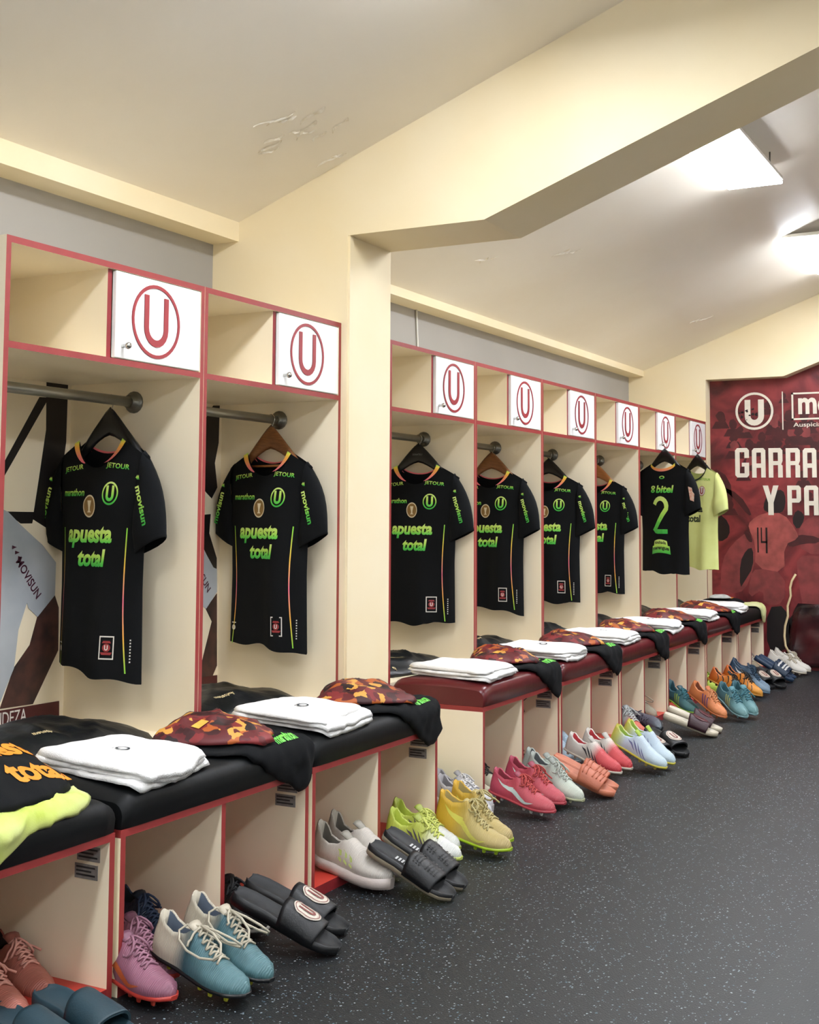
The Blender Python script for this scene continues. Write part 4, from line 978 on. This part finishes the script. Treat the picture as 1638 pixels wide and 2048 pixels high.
pair(slide, [((.595,-2.016),(.314,-1.978,.036)), ((.627,-1.888),(.346,-1.860,.040))], 'plain dark teal slides', 'below the bench at the left edge', bed='#26434e', strap='#26434e')
pair(cleat, [((.583,-1.685),(.303,-1.630,.060)), ((.50,-1.57),(.222,-1.525,.065))], 'mauve boots with an orange mark', 'by the bench side', up=[(0, '#a0647c'), (.7, '#a86c82'), (1, '#9c6478')], sole='#d8453a', stud='#e0503c', lace='#b07c90', mark='swoosh', markc='#e0703c', lining='#2a1820', ankle=.01)
pair(cleat, [((.720,-1.590),(.433,-1.563,.092)), ((.713,-1.485),(.438,-1.454,.112))], 'seafoam boots with cream loose laces', 'in front of the nearest bench', up=[(0, '#d8cdb6'), (.28, '#cfc6b0'), (.42, '#406c76'), (.55, '#578088'), (1, '#5f898e')], sole='#1d2022', stud='#c9c83a', lace='#d9cfb8', loose=True, lining='#5d6878', ankle=.02, tongue='#d8cdb6')
pair(cleat, [((.40,-1.44),(.135,-1.37,.06))], 'dark navy boot', 'at the back of the nearest cubby', up=[(0, '#13233a'), (1, '#1a2c46')], sole='#1b1f27', lace='#22344f', ankle=.02)
pair(cleat, [((.498,-1.197),(.230,-1.088,.045))], 'glossy black boot with a white sole edge', 'under the crest slides', up=[(0, '#0c0d0f'), (1, '#101114')], sole='#c9c6c0', stud='#1a1a1c', lace='#1a1b1d', ankle=.015)
pair(slide, [((.722,-1.190),(.440,-1.262,.120)), ((.665,-1.055),(.375,-1.105,.105))], 'black slides with round crests', 'before the nearest bench', bed='#16181b', strap='#14161a', mark='crest', insole='#1f2226')
pair(cleat, [((.595,-.672),(.300,-.627,.066)), ((.563,-.545),(.270,-.50,.068))], 'off-white running shoes with lime bars', 'in the cubby before the column', up=[(0, '#b9b3a2'), (.35, '#d6cdc0'), (1, '#ddd6cc')], sole='#ddd0c6', runner=True, mark='panels', markc='#d9ee8a', lining='#6e685e', tab=.02, cat='shoe', name='running_shoe', zt=.006)
pair(slide, [((.785,-.645),(.515,-.665,.120)), ((.770,-.535),(.505,-.55,.135))], 'black perforated slides', 'on the white running shoes', bed='#1b1d20', strap='#15171a', sole='#c9bba0', mark='dots')
pair(cleat, [((.653,-.313),(.373,-.290,.080)), ((.595,-.205),(.318,-.160,.080))], 'lime boots with white toes', 'beside the gold boots', up=[(0, '#c0cf4c'), (.5, '#cbd45a'), (.62, '#e9ecc0'), (.75, '#f1f1ee'), (1, '#eef0e6')], sole='#d8e86a', lace='#e2ea7a', mark='slashes', markc='#5c5560', lining='#bccc40', tab=.015)
pair(cleat, [((.752,-.135),(.468,-.115,.075)), ((.708,-.025),(.442,.050,.075))], 'high-ankle gold boots', 'at the column foot', up=[(0, '#e7b52a'), (.25, '#e8bd3c'), (.5, '#d3bd72'), (1, '#c9b377')], sole='#b6d82a', stud='#c4e63a', lace='#d5c68a', mark='swoosh', markc='#f1ea6a', ankle=.055, lining='#b09c5c', tongue='#d0bd7a')
pair(cleat, [((.30,.43),(.05,.44,.06))], 'grey-green shoe', 'standing behind the grey trainers', up=[(0, '#4f8878'), (1, '#5a9484')], sole='#3e6e62', runner=True, lining='#2d4c44', cat='shoe', name='shoe', tab=.05)
pair(cleat, [((.517,.222),(.262,.300,.06)), ((.470,.340),(.21,.375,.062))], 'pale grey trainers', 'in the gap beside the column', up=[(0, '#b9b6b8'), (.6, '#d3d1d3'), (1, '#d9d8da')], sole='#d2cfce', lace='#e4e2e2', mark='swoosh', markc='#77757a', runner=True, lining='#8b888a', cat='shoe', name='running_shoe', zt=.006)
pair(cleat, [((.40,.52),(.14,.60,.06)), ((.38,.66),(.12,.73,.075))], 'worn cream and black boots', 'behind the coral boots', up=[(0, '#3a3a36'), (.3, '#6b6a5c'), (.6, '#c8c3a8'), (1, '#d3cdb0')], sole='#9fb08e', lace='#3a3a36', lining='#6b2028')
pair(cleat, [((.684,.434),(.410,.478,.085)), ((.668,.580),(.401,.638,.104))], 'coral pink boots', 'before the first red bench', up=[(0, '#c24260'), (.3, '#cf4e60'), (1, '#d25a64')], sole='#c94a55', stud='#d8d4d0', lace='#d0524f', mark='swoosh', markc='#dff0ea', lining='#8a2334', ankle=.012)
pair(cleat, [((.711,.665),(.451,.735,.114)), ((.640,.770),(.391,.840,.108))], 'mint white boots', 'between coral boots and orange slides', up=[(0, '#b9bfb6'), (.5, '#c7d3c6'), (1, '#d6dccb')], sole='#c3c8a0', lace='#cfd6cc', lining='#54585a', ankle=.01)
pair(cleat, [((.34,1.10),(.10,1.20,.05))], 'plain black boot', 'at the back of the first red-cushioned bench', up=[(0, '#16181b'), (1, '#1b1d20')], sole='#15171a', lace='#2a2c2f', ankle=.01)
pair(slide, [((.760,.895),(.495,.860,.105)), ((.735,1.005),(.47,.970,.110))], 'salmon orange slides', 'before the first red bench', bed='#d9805f', strap='#d67a5a', mark='ridges')
pair(cleat, [((.43,1.40),(.17,1.47,.08)), ((.41,1.52),(.16,1.585,.08))], 'pale blue striped boots', 'under the white and red boots', up=[(0, '#a9c3d6'), (1, '#b9cfdf')], sole='#c9d6de', mark='slashes', markc='#5d7488', lining='#2d3a44')
pair(cleat, [((.672,1.244),(.409,1.290,.116)), ((.685,1.350),(.439,1.425,.116))], 'red boots with white heels', 'leaning on the second red bench', up=[(0, '#ece4da'), (.45, '#eae2d8'), (.58, '#d8474c'), (1, '#d6444c')], sole='#e6dccb', stud='#d8cdb4', mark='slashes', markc='#3a3a42', lining='#c83a42')
pair(cleat, [((.811,1.445),(.555,1.470,.140)), ((.815,1.555),(.570,1.580,.150))], 'ice blue boots with yellow heels', 'before the second red bench', up=[(0, '#e6d94a'), (.12, '#d7e08a'), (.25, '#cfdff0'), (1, '#cfe4ee')], sole='#e0d34a', stud='#c7b45a', mark='slashes', markc='#7f86b8', lining='#a9c94e', tongue='#b8d84a')
pair(cleat, [((.493,2.290-.12),(.270,2.330,.09))], 'grey mesh boot with a coral toe', 'on the third red bench side', up=[(0, '#a9aeb0'), (.5, '#c2c6c6'), (.6, '#e0705a'), (1, '#e2745c')], sole='#9ca8a0', lace='#cfd2d0', lining='#4e5254', ankle=.015)
pair(cleat, [((.56,2.29),(.355,2.43,.105))], 'dark studded boot lying on its side', 'behind the crest slides', up=[(0, '#34303a'), (.6, '#4a4152'), (1, '#7a8a90')], sole='#24242a', stud='#c9ccd0', lace='#55505c', roll=1.2, zt=.05)
pair(cleat, [((.36,2.80),(.10,2.90,.10))], 'beige boot with long pale laces', 'in the cubby of the third red bench', up=[(0, '#857c6c'), (1, '#b3a790')], sole='#6d6558', lace='#d5cbb6', loose=True, lining='#2e2a26')
pair(cleat, [((.34,2.66),(.08,2.72,.07))], 'small black trainer', 'at the back of the third red bench', up=[(0, '#17181a'), (1, '#1d1e20')], sole='#141516', lace='#2a2b2d', runner=True, cat='shoe', name='running_shoe', tab=.03)
pair(slide, [((.746,1.766),(.507,1.90,.060)), ((.790,1.862),(.560,2.00,.075))], 'black crest slides', 'beside the ice blue boots', bed='#18191c', strap='#15161a', mark='crest')
pair(slide, [((.779,2.486),(.508,2.446,.084)), ((.766,2.620),(.494,2.575,.100))], 'cream slides with maroon straps', 'before the third red bench', bed='#ddd2b8', strap='#3d1c26', mark='crest', markc='#5a2630', insole='#e6dcc6')
pair(cleat, [((.523,3.043),(.306,3.208,.105))], 'teal boot with a lime side', 'in the fourth red-cushioned bench', up=[(0, '#35656f'), (.5, '#44767f'), (1, '#5f938f')], sole='#a8d84a', lace='#3f7f8a', mark='stripes', markc='#c6ea5a', lining='#2a5560', tab=.02)
pair(cleat, [((.70,2.972),(.478,3.076,.150))], 'orange boot with purple stripes', 'between two teal boots', up=[(0, '#ea8a50'), (1, '#f0935a')], sole='#d87a44', lace='#f0a06a', mark='stripes', markc='#5a3f8c', lining='#8c4a2a', tongue='#e0804a')
pair(cleat, [((.404,3.96),(.212,4.13,.09))], 'bright lime boot', 'deep behind the light teal boots', up=[(0, '#bfe04a'), (1, '#c9e65a')], sole='#a9cc3a', lace='#d0ea6a', lining='#88a830', tab=.02)
pair(cleat, [((.80,3.03),(.61,3.19,.140)), ((.825,3.15),(.655,3.335,.132))], 'light teal boots with pale toes', 'leaning upright on the pile', up=[(0, '#447580'), (.5, '#5c8e97'), (.75, '#6d9ea2'), (1, '#86b2b1')], sole='#8fbcc0', lace='#4d8794', mark='stripes', markc='#dcec8a', lining='#3a6a76', tongue='#5f9aa6')
pair(cleat, [((.651,3.798),(.394,3.813,.142)), ((.692,3.917),(.443,3.966,.142))], 'orange boots with black tiger stripes', 'before the fifth red bench', up=[(0, '#d9661f'), (.4, '#e98a22'), (1, '#eda63a')], sole='#e0a040', stud='#2a2a2c', lace='#1d1a18', mark='tiger', markc='#1c1714', lining='#121214', tongue='#141416')
pair(cleat, [((.706,4.060),(.446,4.050,.150)), ((.680,4.180),(.420,4.170,.150))], 'slate blue boots with white flashes', 'beyond the tiger boots', up=[(0, '#23415a'), (.5, '#2f4f68'), (.7, '#6f8aa0'), (1, '#7e97aa')], sole='#54718a', lace='#2a475f', mark='swoosh', markc='#eceae8', lining='#16283a', ankle=.02)
pair(slide, [((.694,3.479),(.499,3.671,.030))], 'plain black slide', 'half hidden behind the light teal boots', bed='#17191b', strap='#141618')
pair(cleat, [((.419,5.174),(.200,5.310,.10))], 'tan and white boot', 'under the last black cushion', up=[(0, '#d8d0c2'), (.5, '#b5a588'), (1, '#a08e70')], sole='#c9b48e', lace='#dcd4c4', lining='#7a6e5c', ankle=.01, tab=.02)
pair(slide, [((.653,4.439),(.444,4.583,.086)), ((.715,4.490),(.505,4.640,.098))], 'black crest slides', 'before the last bench', bed='#17181b', strap='#141519', mark='crest')
pair(slide, [((.697,4.866),(.444,4.840,.150)), ((.682,5.010),(.434,5.020,.140))], 'navy slides with three white stripes', 'before the last bench', bed='#1d3a58', strap='#17304a', mark='stripes', markc='#e9e9e6')
pair(cleat, [((.724,5.200),(.457,5.190,.115)), ((.728,5.340),(.465,5.320,.120))], 'white boots with beige laces', 'at the foot of the mural', up=[(0, '#e6dfd2'), (1, '#ece7dd')], sole='#d9cfba', lace='#d9cdb6', lining='#b7ab95', mark='slashes', markc='#c9c0b0', ankle=.008)
# ------------------------------------------------------------------ folded and draped clothes
def nz(x, y, z=0.0): return noise.noise(Vector((x, y, z)))
CT, CR, CX = 0.4795, 0.034, 0.430      # cushion top, edge radius, front face
def on_cushion(dx):
    def fn(s, y, h):
        flat_ = CX-CR
        if s <= flat_: return (s+dx, y, CT+h)
        a = (s-flat_)/CR
        if a <= math.pi/2: return (flat_+dx+(CR+h)*math.sin(a), y, CT-CR+(CR+h)*math.cos(a))
        return (CX+dx+h, y, CT-CR-(s-flat_-CR*math.pi/2))
    return fn
def on_board(z):
    return lambda s, y, h: (s, y, z+h)
def chaikin(P, n=2):
    for _ in range(n):
        q = []
        for a in range(len(P)):
            p0, p1 = P[a], P[(a+1) % len(P)]
            c_ = .16 if n == 1 else .22; q += [(p0[0]*(1-c_)+p1[0]*c_, p0[1]*(1-c_)+p1[1]*c_), (p0[0]*c_+p1[0]*(1-c_), p0[1]*c_+p1[1]*(1-c_))]
        P = q
    return P
def resample(P, n):
    L = [0]
    for a in range(len(P)): L.append(L[-1]+math.dist(P[a], P[(a+1) % len(P)]))
    out = []; j = 0
    for k in range(n):
        d = L[-1]*k/n
        while L[j+1] < d: j += 1
        t_ = (d-L[j])/max(1e-9, L[j+1]-L[j]); a, b_ = P[j % len(P)], P[(j+1) % len(P)]
        out.append((a[0]+(b_[0]-a[0])*t_, a[1]+(b_[1]-a[1])*t_))
    return out
def patch(outline, surf, h, seed, wrinkle=0.006, freq=14, h0=0.0, edge=5.0, rough=0.004, n=64, K=16, dome=0.0, ridge=0.0, corner=1, slope=0.0):
    """a cloth lump with a given outline lying on a surface: thickness h, wrinkles, rounded rim, closed below"""
    P = resample(chaikin(outline, corner), n)
    P = [(a+rough*nz(a*30, b_*30, seed), b_+rough*nz(a*30, b_*30, seed+9)) for a, b_ in P]
    cx = sum(p[0] for p in P)/n; cy = sum(p[1] for p in P)/n; smax = max(p[0] for p in P)
    def height(x, y, r):
        rim = (1-r**edge)**0.5 if r < 1 else 0.0
        w = nz(x*freq, y*freq, seed)+0.5*nz(x*freq*2.3, y*freq*2.3, seed+3)
        rg = (1-abs(nz(x*freq*.6+y*3, y*freq*.6, seed+5)))**6 if ridge else 0
        return h0+(h+wrinkle*w+dome*(1-r*r)+ridge*rg+slope*(smax-x))*rim
    b = MB(); rings = []
    for k in range(1, K+1):
        r = (k/K)**0.8; rings.append([surf(cx+(p[0]-cx)*r, cy+(p[1]-cy)*r, max(h0+0.001, height(cx+(p[0]-cx)*r, cy+(p[1]-cy)*r, r))) for p in P])
    rings.append([surf(cx+(p[0]-cx)*.985, cy+(p[1]-cy)*.985, h0+0.0006) for p in P])
    rings.append([surf(cx+(p[0]-cx)*.5, cy+(p[1]-cy)*.5, h0+0.0006) for p in P])
    b.loft(rings, smooth=True)
    o = len(b.v); b.v.append(surf(cx, cy, height(cx, cy, 0)))
    for i in range(n): b.f.append((o, (i+1) % n, i)); b.m.append(0); b.s.append(True)
    def top(x, y):      # point just above the upper face, for prints
        best = 1.0
        # distance ratio along the ray from the centre
        ang = math.atan2(y-cy, x-cx); rr_ = math.hypot(x-cx, y-cy); m = min(P, key=lambda p: abs((math.atan2(p[1]-cy, p[0]-cx)-ang+math.pi) % (2*math.pi)-math.pi))
        r = min(.97, rr_/max(1e-6, math.hypot(m[0]-cx, m[1]-cy)))
        return surf(x, y, height(x, y, r)+0.0022)
    return b, top
M_mark = mat('towel_mark', '#33383c', 0.7); M_padded = mat('black_nylon', '#0f1214', 0.38, '#0b0d0f', 12, bump=0.25, bscale=26)
M_jmark = mat('cream_print', '#e2cf9e', 0.5); M_paper = mat('printed_card', '#d8d4d2', 0.4, '#7a4a52', 55); M_lgrey = mat('pale_grey_cloth', '#c9c9c4', 0.7, '#9fa39f', 30)
M_glime = mat('green_motif', '#7fdc4e', 0.5, '#4fc04a', 40)
def towel(bi, P, dx, y0, seed):
    S = on_cushion(dx)
    t = thing('folded_towel', 'white folded terry towel on the bench '+bw[bi], 'towel', (0, 0, 0), group='folded white towels on the benches')
    R = random.Random(seed); top = None
    for k in range(3):
        Q = [(s*(1-.03*k)+.006*k+R.uniform(-.010, .010), y0+y*(1-.02*k)+R.uniform(-.012, .012)) for s, y in P]
        Q = [(s if k else min(s+.004, .44), y) for s, y in Q]
        b, top = patch(Q, S, .016, seed+k*7, wrinkle=.009, freq=6, h0=.013*k, edge=12, rough=.005, dome=(.010 if k == 2 else 0.001), corner=1, n=96, K=22)
        b.build('fold', M_towel, t)
    q = MB(); cx = sum(p[0] for p in P)/len(P)+.05; cy = y0+sum(p[1] for p in P)/len(P)-.07
    flat(q, ring2d(.013, .019, 18), lambda u, v: top(cx+v, cy+u)); q.build('towel_mark', M_mark, t, fixn=False)
    q = MB()
    for k in range(3): flat(q, ([(-.004, -.0015), (.004, -.0015), (.004, .0015), (-.004, .0015)], [(0, 1, 2, 3)]), lambda u, v: top(cx-.022+v, cy+u), 0, -.012+k*.011, 0)
    q.build('towel_mark_lettering', M_mark, t, fixn=False)
def shorts(bi, P, dx, y0, seed, camoP):
    S = on_cushion(dx)
    t = thing('training_shirt', 'black training top draped over the front of the bench '+bw[bi], 'shirt', (0, 0, 0), group='black tops draped over the bench fronts')
    b, top = patch([(s, y0+y) for s, y in P], S, .014, seed, wrinkle=.008, freq=13, edge=7, rough=.012, ridge=.008, n=80, K=20); b.build('cloth', M_black, t)
    q = MB(); ya = y0+.715
    text_fit(q, 'marathon', .10, .028, lambda u, v: top(.405-v, ya+u), bold=.03); q.build('maker_print', M_glime, t, fixn=False)
    q = MB(); flat(q, ushape(.035, .03, .009, 6), lambda u, v: top(.365-v, ya+u-.01)); q.build('crest_print', M_glime, t, fixn=False)
    q = MB(); flat(q, ring2d(.006, .016, 12, 1.8), lambda u, v: top(.245+v, y0+.50+u)); q.build('sleeve_print', M_glime, t, fixn=False)
    # camouflage shirt thrown on top
    t = thing('camouflage_shirt', 'maroon and orange camouflage shirt folded on the bench '+bw[bi], 'shirt', (0, 0, 0), group='camouflage shirts on the benches')
    b, top = patch([(s, y0+y) for s, y in camoP], S, .018, seed+50, wrinkle=.010, freq=11, h0=.022, edge=4, rough=.012, dome=.018, ridge=.014, n=72, K=18, slope=.05); b.build('cloth', M_camo, t)
    q = MB(); flat(q, ([(-.022, -.014), (.022, -.010), (.024, .014), (-.020, .012)], [(0, 1, 2, 3)]), lambda u, v: top(.25+v, y0+.53+u)); q.build('maker_patch', mat('yellow_patch', '#e8b04a', 0.6, '#d99a38', 40), t, fixn=False)
TP = [(.005, .13), (.01, .30), (.03, .455), (.21, .44), (.41, .40), (.425, .23), (.425, .05), (.21, .085)]
BP = [(.10, .42), (.06, .60), (.06, .80), (.16, .835), (.36, .838), (.47, .835), (.55, .838), (.56, .77), (.53, .685), (.47, .61), (.425, .52), (.36, .45), (.22, .41)]
CP = [(.17, .41), (.09, .58), (.05, .74), (.10, .83), (.22, .82), (.34, .76), (.415, .66), (.40, .56), (.33, .48), (.26, .43)]
def jit(P, seed, a=.012):
    R = random.Random(seed); return [(s+R.uniform(-a, a), y+R.uniform(-a, a)) for s, y in P]
for bi in range(1, 8):
    dx, y0, p = BEN[bi]; k = p/.8475
    towel(bi, [(s, y*k) for s, y in jit(TP, bi*3, .010)], dx, y0, 20+bi)
    shorts(bi, [(s, min(y*k, p-.005)) for s, y in jit(BP, bi*5+1)], dx, y0, 60+bi, [(s, y*k) for s, y in jit(CP, bi*7+2)])
    if bi < 4:
        S = on_cushion(dx); q = MB(); z = .006
        P4 = [(.075, .475), (.055, .535), (.125, .565), (.15, .50)]
        q.loft([[S(s, y0+y-.055, z+e) for s, y in P4] for e in (0, .002)], cap0=True, cap1=True)
        tag(q.build('printed_card', M_paper), 'small printed card lying beside the towel on the bench '+bw[bi], 'card', 'printed cards on the benches')
# jackets lying inside the lockers
JP = [(-.45, .12), (-.50, .30), (-.50, .55), (-.45, .70), (-.30, .76), (-.14, .78), (-.06, .72), (-.05, .50), (-.06, .30), (-.10, .14), (-.25, .08)]
jw = ['nearest locker', 'locker before the column', 'first locker beyond the column', 'second locker beyond the column', 'third locker beyond the column', 'fourth locker beyond the column', 'locker of the number two shirt', 'locker against the mural']
for i, (dx, y0, p) in enumerate(LOCK):
    t = thing('folded_jacket', 'black nylon jacket lying on the floor of the '+jw[i], 'jacket', (0, 0, 0), group='black jackets inside the lockers')
    Q = [(s+dx, y0+.055+(y-.055)*(p-.09)/.76) for s, y in jit(JP, i*11+5, .015)]
    Q = [(s, max(y0+.03, min(y0+p-.03, y))) for s, y in Q]
    b, top = patch(Q, on_board(ZB), .034, 90+i, wrinkle=.014, freq=7, edge=4, rough=.012, dome=.035, ridge=.014, n=72, K=18)
    b.build('cloth', M_padded, t)
    q = MB(); text_fit(q, 'Umbro' if False else 'marathon', .075, .017, lambda u, v: top(-.16+dx+v+u*.35, y0+.36+u), bold=.01); q.build('maker_print', M_jmark, t, fixn=False)
    q = MB(); flat(q, ring2d(.006, .012, 12, .6), lambda u, v: top(-.10+dx+v, y0+.24+u)); q.build('crest_print', M_jmark, t, fixn=False)
# the left bench: black bib with orange sponsor print over a lime top
dx, y0, p = BEN[0]; S = on_cushion(0); t0 = y0+p
t = thing('training_shirt', 'lime top crumpled on the cushion at the left edge', 'shirt', (0, 0, 0))
b, top = patch([(.16, t0-.52), (.12, t0-.25), (.20, t0-.06), (.36, t0-.05), (.43, t0-.10), (.445, t0-.20), (.45, t0-.30), (.50, t0-.385), (.52, t0-.42), (.45, t0-.44), (.40, t0-.50), (.30, t0-.56)], S, .014, 201, wrinkle=.010, freq=16, edge=6, rough=.008, ridge=.016, n=84, K=20); b.build('cloth', M_lime, t)
t = thing('training_bib', 'black bib with orange lettering folded on the lime top at the left edge', 'bib', (0, 0, 0))
b, top = patch([(.03, t0-.36), (.03, t0-.12), (.10, t0-.05), (.24, t0-.055), (.35, t0-.08), (.40, t0-.18), (.40, t0-.34), (.36, t0-.48), (.22, t0-.50), (.10, t0-.46)], S, .024, 207, wrinkle=.008, freq=9, h0=.016, edge=8, rough=.006, dome=.014, slope=.26, n=80, K=20); b.build('cloth', M_black, t)
q = MB(); text_fit(q, 'apuesta', .25, .095, lambda u, v: top(.215-v, t0-.185+u), bold=.04); q.build('sponsor_print', M_orange, t, fixn=False)
q = MB(); text_fit(q, 'total', .165, .08, lambda u, v: top(.318-v, t0-.175+u), bold=.04); q.build('sponsor_print_below', M_orange, t, fixn=False)
q = MB(); text_fit(q, 'movisun', .09, .014, lambda u, v: top(.09-v, t0-.36+u), bold=.02); q.build('chest_print', M_orange, t, fixn=False)
# the last bench beside the mural
dx, y0, p = BEN[8]; S = on_cushion(dx)
towel(8, [(s, y) for s, y in jit(TP, 31, .010)], dx, y0, 33)
t = thing('training_bib', 'black bib with orange print at the back of the last bench', 'bib', (0, 0, 0))
b, top = patch([(.02, y0+.44), (.02, y0+.72), (.10, y0+.80), (.28, y0+.80), (.33, y0+.66), (.26, y0+.50), (.14, y0+.44)], S, .026, 221, wrinkle=.008, freq=10, h0=.012, dome=.02, rough=.008); b.build('cloth', M_black, t)
q = MB(); text_fit(q, 'apuesta', .17, .05, lambda u, v: top(.22-v, y0+.66+u), bold=.03); q.build('sponsor_print', M_orange, t, fixn=False)
t = thing('folded_bib', 'pale grey folded bib beside the black bib on the last bench', 'bib', (0, 0, 0))
b, top = patch([(.10, y0+.47), (.08, y0+.60), (.18, y0+.64), (.25, y0+.58), (.22, y0+.48)], S, .014, 223, wrinkle=.006, freq=14, h0=.058, dome=.012, rough=.006); b.build('cloth', M_lgrey, t)
t = thing('training_shirt', 'lime top hanging over the front corner of the last bench', 'shirt', (0, 0, 0))
b, top = patch([(.26, y0+.60), (.24, y0+.80), (.36, y0+.825), (.50, y0+.83), (.55, y0+.80), (.53, y0+.72), (.46, y0+.68), (.36, y0+.60)], S, .014, 227, wrinkle=.008, freq=13, edge=6, rough=.01, ridge=.01); b.build('cloth', M_lime, t)
# ------------------------------------------------------------------ set each thing's origin at its base
for o in list(bpy.data.objects):
    if o.parent is None and o.type == 'EMPTY' and o.location.length < 1e-6 and o.rotation_euler.to_quaternion().angle < 1e-6 and o.children:
        P = [c.location+Vector(q) for c in o.children if c.type == 'MESH' for q in c.bound_box]
        if not P: continue
        d = Vector(((min(p.x for p in P)+max(p.x for p in P))/2, (min(p.y for p in P)+max(p.y for p in P))/2, min(p.z for p in P)))
        o.location = d
        for c in o.children: c.location = c.location-d
